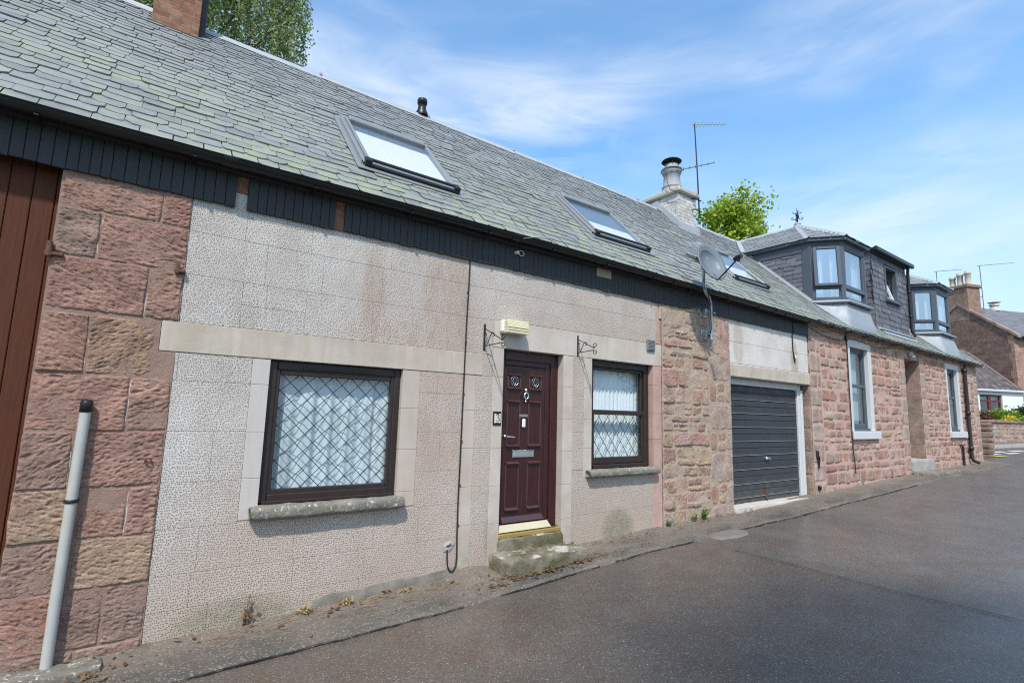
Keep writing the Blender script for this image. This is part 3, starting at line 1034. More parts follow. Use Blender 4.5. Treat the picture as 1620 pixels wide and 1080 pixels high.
margin(.792, .93, .69, 2.008, [1.02, 1.39, 1.79], 'smooth_render')
margin(2.15, 2.338, .69, 2.008, [.83, 1.23, 1.63], 'smooth_render')
margin(2.862, 3.001, -.4, 2.008, [.44, .83, 1.23, 1.63], 'smooth_render')
margin(3.222, 3.365, -.4, 2.338, [.42, .82, 1.22, 1.62, 2.01], 'smooth_render')
margin(4.27, 4.428, -.4, 2.338, [.38, .78, 1.17, 1.56, 1.95], 'smooth_render')
margin(4.622, 4.76, .845, 2.338, [1.20, 1.56, 1.95], 'smooth_render')
mb = MB()
xs_ = lin(1.10, 2.86, 60)
vs, fs = [], []
for x in xs_:
    t = min(1, (x - 1.10) / .5)
    top = G(x) + .02 + .085 * t + .015 * nz(x, 0, 2, 3) + .008 * nz(x, 0, 5, 11)
    vs += [(x, -.020, G(x) - .1), (x, -.014 + .004 * nz(x, 1, 2, 9), G(x) + .03), (x, -.010 + .004 * nz(x, 5, 2, 9), top), (x, .003, top + .012)]
for i in range(60):
    for j in range(3): fs.append((i * 4 + j, i * 4 + 4 + j, i * 4 + 5 + j, i * 4 + 1 + j))
mb.add(vs, fs, smooth=True)
mb.build('base_band', M['base_cement'], cot)
margin(5.97, 6.15, -.3, 2.338, [.42, .85, 1.30, 1.66, 2.06], 'pink_stone_margin')
mb = MB()
mb.box(6.03, 6.10, -.001, .1, 2.662, 3.30, .004)
mb.build('stone_strip', M['pink_stone_margin'], cot)
mb = MB()
mb.box(.13, 3.083, -.006, .30, 2.012, 2.248, .004)
mb.build('window_lintel', M['lintel_stone'], cot)
mb = MB()
mb.box(3.2225, 4.75, -.002, .30, 2.341, 2.652, .004)
mb.box(4.7535, 6.185, -.002, .30, 2.341, 2.652, .004)
mb.build('door_lintel', M['smooth_render'], cot)

# ---- rubble panel and garage jambs
mb = MB()
zg = lambda x: G(x)
pal = [PINK2, PINK, ROSE, BUFF, ROSE, (.43, .33, .255), TAN, (.41, .265, .21), (.42, .27, .21), (.40, .31, .26)]
rubble(mb, 6.155, 7.30, zg, 2.62, pal, .14, .30, .16, .46, breaks=(.75, 1.65), res=.0135, split=.12, tool=.010, fx=28, fz=34, rag=.015, tw=.020, edge=.008, cr=.008, en=.014, depth=.022, y=-.014, low=.011)
rubble(mb, 6.195, 7.30, lambda x: 2.7, 3.36, pal, .14, .22, .17, .40, holes=((6.1, 6.70, 3.03, 3.4),), breaks=(3.03,), res=.0135, split=.12, tool=.010, fx=28, fz=34, rag=.015, tw=.020, edge=.008, cr=.008, en=.014, depth=.022, y=-.014, low=.011)
q = [-.05, .30, .62, 1.10, 1.42, 1.86, 2.20, 2.62, 3.36]
for k in range(len(q) - 1):
    if k % 2 == 0 or q[k + 1] > 2.62:
        if q[k] > 2.6:
            stone(mb, 7.31, 7.69, 2.63, 2.98, vary(BUFF), .016, tool=.006, fx=18, fz=22, rag=.012, en=.02)
            stone(mb, 7.31, 7.60, 2.99, 3.36, vary(TAN), .016, tool=.006, fx=18, fz=22, rag=.012, en=.02)
            stone(mb, 7.61, 7.90, 2.55, 3.36, vary(ROSE), .016, tool=.006, fx=18, fz=22, rag=.012, en=.02)
        else:
            stone(mb, 7.31, 7.925, q[k] + .006, q[k + 1] - .006, vary((.40, .32, .28), .08), .016, tool=.004, fx=18, fz=18, en=.015)
    else:
        stone(mb, 7.31, 7.50, q[k] + .006, q[k + 1] - .006, vary(PINK), .016, tool=.005, fx=18, fz=22)
        m_ = (q[k] + q[k + 1]) / 2
        stone(mb, 7.51, 7.74, q[k] + .006, m_ - .006, vary(TAN), .016, tool=.006, fx=18, fz=22)
        stone(mb, 7.51, 7.74, m_ + .006, q[k + 1] - .006, vary(RED), .016, tool=.006, fx=18, fz=22)
        stone(mb, 7.75, 7.925, q[k] + .006, q[k + 1] - .006, vary((.40, .32, .28), .08), .016, tool=.004, fx=18, fz=22)
mb.build('rubble_wall', M['sandstone'], cot)
mb = MB()
mb.box(6.15, 7.922, .012, .30, -.4, 3.36); mb.box(6.03, 6.15, .012, .30, 2.664, 3.36)
mortar_sheet(mb, 6.152, 7.915, -.2, 3.36, -.011, .008, .018)
mb.build('rubble_mortar', M['mortar'], cot)
# rendered patch high up in the rubble
mb = MB()
mb.box(6.12, 6.69, -.006, .02, 3.04, 3.36, .004)
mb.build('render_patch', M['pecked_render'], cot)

mb = MB()
rubble(mb, -6.98, -3.12, zg, 3.36, [PINK, PINK2, ROSE, TAN, RED], .18, .34, .3, .7, res=.03, tool=.008, fx=16, fz=30, rag=.012, edge=.009, cr=.008, en=.01, tw=.015)
mb.build('end_wall', M['sandstone'], cot)
mb = MB()
mb.box(-7.0, -3.11, .012, .30, -.9, 3.36)
mortar_sheet(mb, -6.99, -3.115, -.6, 3.36, -.003, .006, .04)
mb.build('end_mortar', M['pier_mortar'], cot)
mb = MB()
mb.prism_x([(.0, -.9), (.0, 3.55), (2.6, 6.32), (5.4, 3.5), (5.4, -.9)], -7.06, -7.001)
mb.build('gable_wall', M['block_rubble'], cot)
# ---- garage lintel, rendered panel over it, right reveal
mb = MB()
mb.box(7.70, 10.78, -.006, .30, 2.315, 2.535, .012)
mb.build('garage_lintel', M['lintel_stone'], cot)
mb = MB()
for a, b in ((7.905, 8.6), (8.6, 9.55), (9.55, 10.66)):
    for z0, z1 in ((2.54, 2.90), (2.90, 3.40)):
        mb.box(a + .002, b - .002, 0, .05, z0 + .002, z1 - .002, .003)
mb.box(7.905, 10.66, .005, .3, 2.53, 3.40)
n = NT('pale_panel')
base = n.mix(n.mapr(n.noise(2, 5, .6), .35, .65), (.52, .48, .44), (.64, .60, .56))
s1 = n.m('MAXIMUM', n.spot(10.12, 2.75, .16, .45), n.m('MULTIPLY', n.spot(8.2, 2.9, .18, .5), .7))
s1 = n.m('MULTIPLY', s1, n.mapr(n.noise(8, 5, .7), .3, .6, .3, 1))
base = n.mix(n.m('MULTIPLY', s1, .75), base, (.33, .24, .16))
M['pale_panel'] = n.prin(base, .92, n.bump(n.m('ADD', n.noise(70, 3), n.vor(50)), .5, .005), spec=.2)
mb.build('pale_panel', M['pale_panel'], cot)

# ------------------------------------------------------------------ eaves cladding, gutter, fascia
mb = MB()
for a, b, zb in ((-7.0, .537, 3.262), (.625, 1.365, 3.262), (1.455, 10.67, 3.268)):
    x = a
    while x < b - .004:
        w = min(RD.uniform(.062, .082), b - x)
        if b - x - w < .03: w = b - x
        mb.box(x + .0015, x + w - .0015, -.030 - RD.uniform(0, .003), -.006, zb + RD.uniform(-.004, .004), 3.60, .003)
        x += w
mb.build('eaves_cladding', M['black_timber'], cot)
mb = MB()
mb.box(.537, .625, -.004, .02, 3.40, 3.60)
mb.build('bare_brick', M['red_brick'], cot)
mb = MB()
mb.box(1.365, 1.455, -.012, .02, 3.265, 3.56)
mb.build('bare_brick', M['red_brick'], cot)
mb = MB()
mb.box(-7.0, 10.70, -.10, .30, 3.545, 3.585)
mb.build('soffit', M['black_timber'], cot)


def gutter(mb, x0, x1, yc, zt, r, drop=lambda x: 0.0, step=.5):
    n = 9
    xs_ = lin(x0, x1, max(2, int((x1 - x0) / step)))
    vs, fs = [], []
    prof = []
    for k in range(n + 1):
        a = math.pi * k / n
        prof.append((yc - r * math.cos(a), -r * math.sin(a) * 1.0))
    prof_in = [(yc + (p[0] - yc) * .9, p[1] * .9 + .0) for p in prof][::-1]
    prof = [(prof[0][0] - .006, .004)] + prof + [(prof[-1][0] + .004, .004)] + prof_in
    m_ = len(prof)
    for x in xs_:
        for (y, z) in prof:
            vs.append((x, y, zt + z + drop(x)))
    for i in range(len(xs_) - 1):
        for k in range(m_):
            k2 = (k + 1) % m_
            fs.append((i * m_ + k, i * m_ + k2, (i + 1) * m_ + k2, (i + 1) * m_ + k))
    mb.add(vs, fs, smooth=True)
    for x in lin(x0 + .7, x1 - .3, max(1, int((x1 - x0) / .95))):
        zz = zt + drop(x)
        mb.box(x, x + .028, yc - r * .8, yc + r + .04, zz - r - .010, zz - r + .004, .003)
    for x in lin(x0 + 1.6, x1 - 1.6, max(1, int((x1 - x0) / 3.2))):
        zz = zt + drop(x)
        pts = [(x + dx, yc - (r + .008) * math.cos(math.pi * k / 8), zz - (r + .008) * math.sin(math.pi * k / 8)) for dx in (0, .11) for k in range(9)]
        mb.add(pts, [(k, k + 1, k + 10, k + 9) for k in range(8)], smooth=True)


gd = lambda x: rs(x)[0].z - 3.61 - .010
mb = MB()
gutter(mb, -7.0, 10.69, -.165, 3.60, .062, gd)
mb.build('gutter', M['gutter_black'], cot)
# a loose wire looped over the gutter lip
mb = MB()
mb.tube([(3.42, -.235, 3.585), (3.55, -.245, 3.625), (3.75, -.25, 3.655), (3.9, -.235, 3.64), (4.05, -.20, 3.62)], .005, 6)
o = mb.build('loose_wire', M['grey_plastic']); tag(o, 'grey loose wire looped over the black gutter lip above the front door', 'wire')

# ------------------------------------------------------------------ the slate roof of the left cottage
SK = [(1.68, 2.85, .66, 2.0), (5.07, 6.29, .72, 1.96), (8.74, 9.96, .80, 2.05)]


def skip_left(u, v):
    for a, b, c, d in SK:
        if a + .03 < u < b - .03 and c + .02 < v < d - .02: return True
    return False


mb = MB()
slates(mb, roofp, -7.0, 10.69, -.035, 3.92, .134, .100, .16, .29, skip_left, th=.013)
roof = mb.build('roof', M['roof_slate'], cot)
mb = MB()
xs_ = lin(-7.0, 10.69, 40)
for i in range(40):
    a0, b0 = roofp(xs_[i], -.02, -.012), roofp(xs_[i], 3.93, -.012)
    a1, b1 = roofp(xs_[i + 1], -.02, -.012), roofp(xs_[i + 1], 3.93, -.012)
    mb.quad(a0, a1, b1, b0)
    r0, r1 = rs(xs_[i])[1], rs(xs_[i + 1])[1]
    mb.quad((xs_[i], r0.y, r0.z), (xs_[i + 1], r1.y, r1.z), (xs_[i + 1], 5.6, 3.4), (xs_[i], 5.6, 3.4))
mb.build('sarking', M['dark_pipe'], roof)
# ridge of folded zinc with laps and little clips


def ridge(mb, x0, x1, step=1.75):
    x = x0
    while x < x1 - .05:
        b = min(x + step, x1)
        n = 6
        sec = []
        for k in range(n + 1):
            t = k / n
            xx = x + (b - x) * t
            r = rs(xx)[1]
            dz = .004 * nz(xx, 2, 1, 3) + .006 * (1 - t)
            sec.append([(xx, r.y - .105, r.z - .080 + dz), (xx, r.y - .03, r.z + .003 + dz), (xx, r.y - .022, r.z + .028 + dz), (xx, r.y + .022, r.z + .028 + dz), (xx, r.y + .03, r.z + .003 + dz), (xx, r.y + .155, r.z - .125 + dz)])
        vs = [p for s_ in sec for p in s_]
        fs = [(i * 6 + k, (i + 1) * 6 + k, (i + 1) * 6 + k + 1, i * 6 + k + 1) for i in range(n) for k in range(5)]
        mb.add(vs, fs)
        mb.box(b - .02, b + .015, sec[-1][1][1] - .01, sec[-1][1][1] + .05, sec[-1][2][2] - .01, sec[-1][2][2] + .035, .004)
        x = b


mb = MB()
ridge(mb, -7.0, 12.4)
mb.build('ridge_flashing', M['zinc_ridge'], roof)


# ------------------------------------------------------------------ roof windows
def skylight(parent, x0, x1, d0, d1, glass, drop=.80):
    xm = (x0 + x1) / 2
    a = roofp(xm, d0)
    t = (roofp(xm, d1) - a).normalized()
    n = Vector((0, -t.z, t.y))
    Mx = Matrix(((1, 0, 0, 0), (0, 1, 0, 0), (0, 0, 1, 0), (0, 0, 0, 1)))
    Mx.col[0][:3] = (1, 0, 0); Mx.col[1][:3] = t; Mx.col[2][:3] = n
    Mx.col[3][:3] = a - Vector((xm - x0, 0, 0))
    W, H = x1 - x0, d1 - d0
    mb = MB(); mb.M = Mx
    mb.box(-.06, W + .06, -.10, H + .08, .018, .030, .003)          # flashing apron
    mb.box(.0, .05, 0, H, .0, .070, .008); mb.box(W - .05, W, 0, H, .0, .070, .008)
    mb.box(.05, .085, .03, H, .0, .092, .008); mb.box(W - .085, W - .05, .03, H, .0, .092, .008)
    mb.box(.085, W - .085, H - .12, H, .0, .115, .012)
    mb.box(.0, W, 0.0, .05, .0, .075, .01)
    o = mb.build('skylight', M['window_metal'], parent)
    mb = MB(); mb.M = Mx
    mb.box(.02, W - .02, -.035, .035, .030, .062, .006); mb.box(.03, W - .03, .03, .075, .05, .098, .008)
    mb.box(.02, .09, -.03, .06, .06, .105, .008); mb.box(W - .09, W - .02, -.03, .06, .06, .105, .008)
    mb.build('bottom_rail', M['gutter_black'], o)
    mb = MB(); mb.M = Mx
    mb.quad((.086, .05, .080), (W - .086, .05, .080), (W - .086, H - .12, .080), (.086, H - .12, .080))
    mb.build('pane', M[glass], o)
    mb = MB(); mb.M = Mx
    mb.quad((.086, .05, .035), (W - .086, .05, .035), (W - .086, H * drop, .035), (.086, H * drop, .035))
    mb.build('blind', M['blind_white'], o)
    mb = MB(); mb.M = Mx
    mb.quad((.086, H * drop, .034), (W - .086, H * drop, .034), (W - .086, H - .12, .034), (.086, H - .12, .034))
    if drop > .7:
        for k in range(5):
            mb.box(.086, W - .086, H * drop + k * .03, H * drop + .008 + k * .03, .036, .046)
    mb.build('blind_box_or_dim_room', M['lead_sheet' if drop > .7 else 'dish_grey'], o)  # plain grey sheet paints the room's dimness where the blind stops short
    return o


for k, (a, b, c, d) in enumerate(SK):
    o = skylight(cot, a, b, c, d, 'roof_pane', (.80, .42, .5)[k])
    o['label'] = ('roof window nearest the brick chimney', 'middle roof window above the sash window', 'roof window behind the satellite dish')[k]

# ------------------------------------------------------------------ chimneys and flue of the left cottage
mb = MB()
mb.box(-.27, .205, 2.23, 2.95, 5.7, 7.9, .006)
mb.box(-.31, .245, 2.19, 2.99, 7.9, 8.02, .01); mb.box(-.29, .225, 2.21, 2.97, 7.80, 7.90, .006)
ch = mb.build('chimney', M['red_brick'], cot); ch['label'] = 'red brick chimney rising from the ridge'
mb = MB()
mb.lathe([(.13, 0), (.135, .05), (.11, .08), (.10, .42), (.13, .45), (.13, .5), (.09, .5), (.085, .1)], (-.03, 2.6, 8.02))
mb.build('chimney_pot', M['pot_clay'], ch)
mb = MB()
mb.prism_x([(2.20, 6.02), (2.62, 6.44), (3.0, 6.08), (3.0, 5.9), (2.2, 5.9)], -.31, .245)
mb.box(.206, .275, 2.36, 2.90, 6.0, 8.0, .006)
mb.build('chimney_flashing', M['dark_pipe'], ch)
mb = MB()
mb.lathe([(.10, 0), (.10, .05), (.072, .10), (.062, .20), (.082, .21), (.082, .27), (.075, .29), (.04, .29), (.0, .285)], (3.39, 2.62, 6.42), 18)
mb.build('flue_vent', M['gutter_black'], cot)

mb = MB()
mb.box(9.45, 10.10, 2.05, 2.98, 5.5, 6.63, .01)
ch = mb.build('chimney', M['white_brick'], cot); ch['label'] = 'white painted chimney with one tall pot'
mb = MB()
mb.box(9.38, 10.17, 1.98, 3.05, 6.63, 6.76, .03)
mb.build('chimney_cap', M['pot_clay'], ch)
mb = MB()
mb.lathe([(.27, 0), (.25, .06), (.235, .16), (.225, .17), (.225, .2), (.235, .21), (.235, .24), (.205, .26), (.185, .55), (.215, .57), (.225, .62), (.225, .69), (.2, .70), (.17, .70)], (9.82, 2.5, 6.75), 24)
mb.lathe([(.16, .68), (.16, .80), (.15, .80)], (9.82, 2.5, 6.75), 20)
mb.build('chimney_pot', M['pot_grey'], ch)
mb = MB()
mb.lathe([(.0, .98), (.12, .96), (.21, .91), (.235, .885), (.20, .89), (.10, .93), (.0, .94)], (9.82, 2.5, 6.75), 24)
for k in range(4):
    a = math.pi / 4 + k * math.pi / 2
    mb.tube([(9.82 + .15 * math.cos(a), 2.5 + .15 * math.sin(a), 7.5), (9.82 + .16 * math.cos(a), 2.5 + .16 * math.sin(a), 7.66)], .010, 6)
mb.build('cowl', M['dark_pipe'], ch)
mb = MB()
for yy in (2.03,):
    pts = [(9.36 + .02 * k, yy - .01, 0) for k in range(40)]
mb.prism_y([(9.40, roofz(9.4, 2.0) - .02), (10.16, roofz(10.1, 2.0) - .02), (10.16, roofz(10.1, 2.0) + .17), (9.40, roofz(9.4, 2.0) + .17)], 2.0, 2.049)
mb.prism_x([(1.98, roofz(9.4, 1.98)), (2.62, 6.42), (2.98, 6.2), (2.98, 6.5), (2.62, 6.60), (1.98, roofz(9.4, 1.98) + .17)], 9.415, 9.449)
mb.prism_x([(1.98, roofz(10.1, 1.98)), (2.62, 6.42), (2.98, 6.2), (2.98, 6.5), (2.62, 6.60), (1.98, roofz(10.1, 1.98) + .17)], 10.101, 10.135)
mb.build('chimney_flashing', M['zinc_ridge'], ch)

# ------------------------------------------------------------------ windows
def rough_sill(x0, x1, z0, z1, y0, y1, mat, parent, name='sill', amp=.008):
    mb = MB()
    nx = int((x1 - x0) / .025); prof = []
    n = 18
    vs, fs = [], []
    for i in range(nx + 1):
        x = x0 + (x1 - x0) * i / nx
        e = min(1, min(x - x0, x1 - x) / .03)
        for k in range(n):
            a = 2 * math.pi * k / n
            ca, sa = math.cos(a), math.sin(a)
            p = 5.0
            rr = (abs(ca) ** p + abs(sa) ** p) ** (-1 / p)
            y = (y0 + y1) / 2 + (y1 - y0) / 2 * rr * ca * (.86 + .14 * e)
            z = (z0 + z1) / 2 + (z1 - z0) / 2 * rr * sa * (.80 + .20 * e)
            y += amp * nz(x, k * .2, 1, 9); z += amp * nz(x, y * 2, 5, 9)
            vs.append((x, y, z))
    for i in range(nx):
        for k in range(n):
            k2 = (k + 1) % n
            fs.append((i * n + k, i * n + k2, (i + 1) * n + k2, (i + 1) * n + k))
    fs.append(tuple(range(n))); fs.append(tuple(range(nx * n, nx * n + n))[::-1])
    mb.add(vs, fs, smooth=True)
    return mb.build(name, mat, parent)


def curtain(x0, x1, z0, z1, y, mat, parent, folds=9, amp=.03, seed=0, name='curtain', gather=.0):
    mb = MB()
    nx, nzz = max(24, int((x1 - x0) / .012)), 14
    vs = []
    for j in range(nzz + 1):
        v = j / nzz
        for i in range(nx + 1):
            u = i / nx
            x = x0 + (x1 - x0) * u
            ph = u * folds * 2 * math.pi + 1.4 * nz(u * 4, seed, 1, 1) * 3 + .5 * nz(u * 3, v * 1.2, seed + 3, 1)
            a = amp * (.55 + .45 * nz(u * 5, seed, 7, 1) + .3 * (1 - v))
            vs.append((x, y + a * math.sin(ph) + amp * .3 * math.sin(ph * 2.3 + seed) + .02 * nz(u * 3, v * 2, seed, 1), z0 + (z1 - z0) * v))
    n = nx + 1
    fs = [(j * n + i, j * n + i + 1, (j + 1) * n + i + 1, (j + 1) * n + i) for j in range(nzz) for i in range(nx)]
    mb.add(vs, fs, smooth=True)
    return mb.build(name, mat, parent)


def pane(x0, x1, z0, z1, y, mat, parent):
    mb = MB()
    mb.quad((x0, y, z0), (x1, y, z0), (x1, y, z1), (x0, y, z1))
    return mb.build('pane', mat, parent)


def lattice(x0, x1, z0, z1, y, sx, sz, ox, oz, parent, r=.0034):
    mb = MB()
    k = sz / sx
    for sgn in (1, -1):
        c0 = -40
        for q in range(-40, 80):
            # z - oz = sgn*k*(x-ox) + q*sz
            pts = []
            za = oz + sgn * k * (x0 - ox) + q * sz; zb = oz + sgn * k * (x1 - ox) + q * sz
            xa, xb = x0, x1
            if (za > z1 and zb > z1) or (za < z0 and zb < z0): continue

            def at(z): return x0 + (z - za) / (zb - za) * (x1 - x0)
            A, B = (x0, za), (x1, zb)
            if A[1] < z0: A = (at(z0), z0)
            if A[1] > z1: A = (at(z1), z1)
            if B[1] < z0: B = (at(z0), z0)
            if B[1] > z1: B = (at(z1), z1)
            if math.hypot(A[0] - B[0], A[1] - B[1]) < .02: continue
            yy = y - (.001 if sgn > 0 else .0)
            jt = lambda: RD.uniform(-.0022, .0022)
            mb.tube([(A[0], yy, A[1])] + [(A[0] + (B[0] - A[0]) * q_ / 5 + jt(), yy, A[1] + (B[1] - A[1]) * q_ / 5 + jt()) for q_ in range(1, 5)] + [(B[0], yy, B[1])], r, 5)
    return mb.build('leading', M['lead_came'], parent)


# big fixed window with diamond leading
mb = MB()
y0, y1 = .045, .115
mb.box(.932, 1.00, y0, y1, .80, 2.008, .008); mb.box(2.085, 2.148, y0, y1, .80, 2.008, .008)
mb.box(1.00, 2.085, y0, y1, 1.93, 2.008, .008); mb.box(1.00, 2.085, y0, y1, .80, .875, .008)
mb.box(.96, 2.12, y0 - .022, y0 + .01, .795, .822, .006)
for a, b, c, d in ((.995, 1.03, .87, 1.935), (2.055, 2.09, .87, 1.935)):
    mb.box(a, b, y0 + .012, y1 - .01, c, d, .006)
mb.box(1.03, 2.055, y0 + .012, y1 - .01, 1.888, 1.935, .006); mb.box(1.03, 2.055, y0 + .012, y1 - .01, .87, .913, .006)
mb.box(1.20, 1.88, y0 - .012, y0 + .005, 1.945, 1.962, .004)
w1 = mb.build('window', M['dark_frame'], cot); w1['label'] = 'wide window with diamond leading across the whole pane'
pane(1.028, 2.057, .911, 1.890, .083, M['pane'], w1)
lattice(1.028, 2.057, .911, 1.890, .078, .153, .150, 1.12, .925, w1)
rough_sill(.865, 2.205, .69, .797, -.105, .05, M['sill_stone'], w1)
curtain(.98, 2.12, .85, 1.97, .165, M['net_curtain'], w1, 6, .018, 2)
# sash window beside the door
mb = MB()
y0, y1 = .10, .18
mb.box(4.762, 4.86, y0 - .02, y1, .935, 2.338, .008); mb.box(5.875, 5.968, y0 - .02, y1, .935, 2.338, .008)
mb.box(4.86, 5.875, y0 - .02, y1, 2.255, 2.338, .008); mb.box(4.86, 5.90, y0 - .045, y1, .935, .985, .008)
mb.box(4.86, 4.90, y0 + .012, y1 - .01, 1.66, 2.256, .006); mb.box(5.835, 5.876, y0 + .012, y1 - .01, 1.66, 2.256, .006)
mb.box(4.90, 5.835, y0 + .012, y1 - .01, 2.215, 2.256, .006)
mb.box(4.85, 5.885, y0 - .018, y0 + .045, 1.625, 1.688, .008)
mb.box(4.86, 4.90, y0 - .008, y1 - .03, .985, 1.626, .006); mb.box(5.835, 5.876, y0 - .008, y1 - .03, .985, 1.626, .006)
mb.box(4.90, 5.835, y0 - .012, y1 - .03, .985, 1.072, .008)
w2 = mb.build('window', M['dark_frame'], cot); w2['label'] = 'sash window with diamond leading only in its lower half'
pane(4.898, 5.837, 1.686, 2.218, .142, M['pane'], w2)
pane(4.898, 5.837, 1.070, 1.630, .118, M['pane'], w2)
lattice(4.898, 5.837, 1.070, 1.627, .112, .165, .215, 4.92, 1.06, w2)
rough_sill(4.66, 6.015, .842, .936, -.095, .08, M['sill_stone'], w2)
curtain(4.80, 5.95, .95, 2.33, .24, M['white_curtain'], w2, 17, .020, 5)

# ------------------------------------------------------------------ front door
mb = MB()
fy = .10
mb.box(3.367, 3.455, fy, .19, .24, 2.338, .006); mb.box(4.155, 4.268, fy, .19, .24, 2.338, .006)
mb.box(3.455, 4.155, fy, .19, 2.225, 2.338, .006)
mb.box(4.085, 4.157, fy + .02, .20, .30, 2.228, .006); mb.box(3.453, 3.475, fy + .02, .20, .30, 2.228, .004)
mb.box(3.475, 4.086, fy + .02, .20, 2.165, 2.228, .006)
fd = mb.build('front_door', M['mahogany'], cot); fd['label'] = 'dark red panelled front door'
mb = MB()
ly = .128
mb.box(3.476, 4.084, ly, .18, .335, 2.163, .004)
lf = mb.build('door_leaf', M['mahogany'], fd)
mb = MB()


def frame_mould(x0, x1, z0, z1, w=.032, p=.030, sidew=.020):
    # raised panel moulding: four mitred lengths, wedge section
    y = ly
    for a, b, hor, s in ((z0, z0 + w, 1, 0), (z1 - w, z1, 1, 1)):
        mb.add([(x0, y, a), (x1, y, a), (x1, y, b), (x0, y, b), (x0 + .008, y - p, a + .008), (x1 - .008, y - p, a + .008), (x1 - .030, y - .003, b), (x0 + .030, y - .003, b)],
               [(0, 1, 5, 4), (1, 2, 6, 5), (2, 3, 7, 6), (3, 0, 4, 7), (4, 5, 6, 7)])
    for a, b in ((x0, x0 + sidew), (x1 - sidew, x1)):
        mb.box(a, b, y - .005, y + .002, z0 + .02, z1 - .02, .002)


for x0, x1 in ((3.515, 3.715), (3.83, 4.03)):
    frame_mould(x0, x1, 1.885, 2.075)
    frame_mould(x0, x1, 1.225, 1.765)
    frame_mould(x0, x1, .515, 1.06)
mb.add([(3.478, ly, .385), (4.083, ly, .385), (4.083, ly, .450), (3.478, ly, .450), (3.478, ly - .03, .39), (4.083, ly - .03, .39), (4.05, ly - .004, .45), (3.51, ly - .004, .45)],
       [(0, 1, 5, 4), (1, 2, 6, 5), (3, 0, 4, 7), (4, 5, 6, 7)])
mb.build('panel_moulding', M['mahogany_gloss'], fd)
for x0 in (3.556, 3.868):
    mb = MB()
    mb.quad((x0, ly - .004, 1.925), (x0 + .115, ly - .004, 1.925), (x0 + .115, ly - .004, 2.045), (x0, ly - .004, 2.045))
    g = mb.build('door_glass', M['black_gloss'], fd)
    mb = MB()
    cx, cz = x0 + .0575, 1.985
    yy = ly - .008
    d = [(cx, yy, cz + .052), (cx + .030, yy, cz), (cx, yy, cz - .052), (cx - .030, yy, cz), (cx, yy, cz + .052)]
    mb.tube(d, .0035, 5, cap=False)
    for sx in (-1, 1):
        mb.tube([(cx + sx * .030, yy, cz), (cx + sx * .056, yy, cz)], .003, 5)
        for sz in (-1, 1):
            mb.tube([(cx + sx * .055, yy, cz + sz * .02), (cx + sx * .040, yy, cz + sz * .034), (cx + sx * .02, yy, cz + sz * .056)], .003, 5)
    mb.build('leading', M['chrome'], g)
# ring knocker
mb = MB()
cx, yk = 3.775, ly - .02
mb.lathe([(0, .022), (.014, .016), (.018, .0), (.014, -.016), (0, -.022)], (cx, yk, 1.885), 12)
mb.tube([(cx + .029 * math.sin(a), yk - .012, 1.818 + .037 * math.cos(a)) for a in [2 * math.pi * k / 22 for k in range(23)]], .0085, 8, cap=False)
mb.lathe([(0, .014), (.011, .01), (.013, 0), (.01, -.012), (0, -.016)], (cx, yk, 1.752), 12)
mb.box(cx - .015, cx + .015, yk - .005, ly, 1.86, 1.905, .006)
mb.build('knocker', M['chrome'], fd)
mb = MB()
mb.box(3.70, 3.825, ly - .008, ly, 1.568, 1.60, .003)
mb.build('name_plate', M['grey_plastic'], fd)
mb = MB()
mb.box(3.735, 3.785, ly - .028, ly, 1.445, 1.548, .012)
mb.build('door_bell', M['white_plastic'], fd)
mb = MB()
mb.lathe([(0, .02), (.018, .015), (.018, -.015), (0, -.02)], (3.497, ly - .006, 1.345), 12)
mb.tube([(3.497, ly - .01, 1.345), (3.497, ly - .055, 1.345)], .010, 8)
mb.tube([(3.490, ly - .055, 1.345), (3.54, ly - .06, 1.343), (3.605, ly - .055, 1.338)], [.011, .010, .008], 8)
mb.build('handle', M['chrome'], fd)
mb = MB()
mb.box(3.615, 3.925, ly - .010, ly, 1.105, 1.190, .004)
mb.box(3.635, 3.905, ly - .016, ly - .0095, 1.123, 1.172, .006)
mb.box(3.615, 3.925, ly - .022, ly - .0095, 1.172, 1.186, .004)
mb.build('letterbox', M['chrome'], fd)
mb = MB()
mb.add([(3.372, .10, .300), (4.14, .10, .300), (4.14, .10, .372), (3.372, .10, .372), (3.372, .030, .308), (4.14, .030, .308), (4.12, .085, .370), (3.372, .085, .370)], [(0, 1, 5, 4), (1, 2, 6, 5), (2, 3, 7, 6), (3, 0, 4, 7), (4, 5, 6, 7)])
mb.build('weather_bar', M['cream_bar'], fd)
mb = MB()
mb.box(3.362, 4.262, .000, .12, .252, .296, .006)
mb.build('threshold', M['brass'], fd)
mb = MB()
mb.box(3.34, 4.30, .06, .3, -.2, .30)
mb.build('threshold_base', M['dark_frame'], fd)


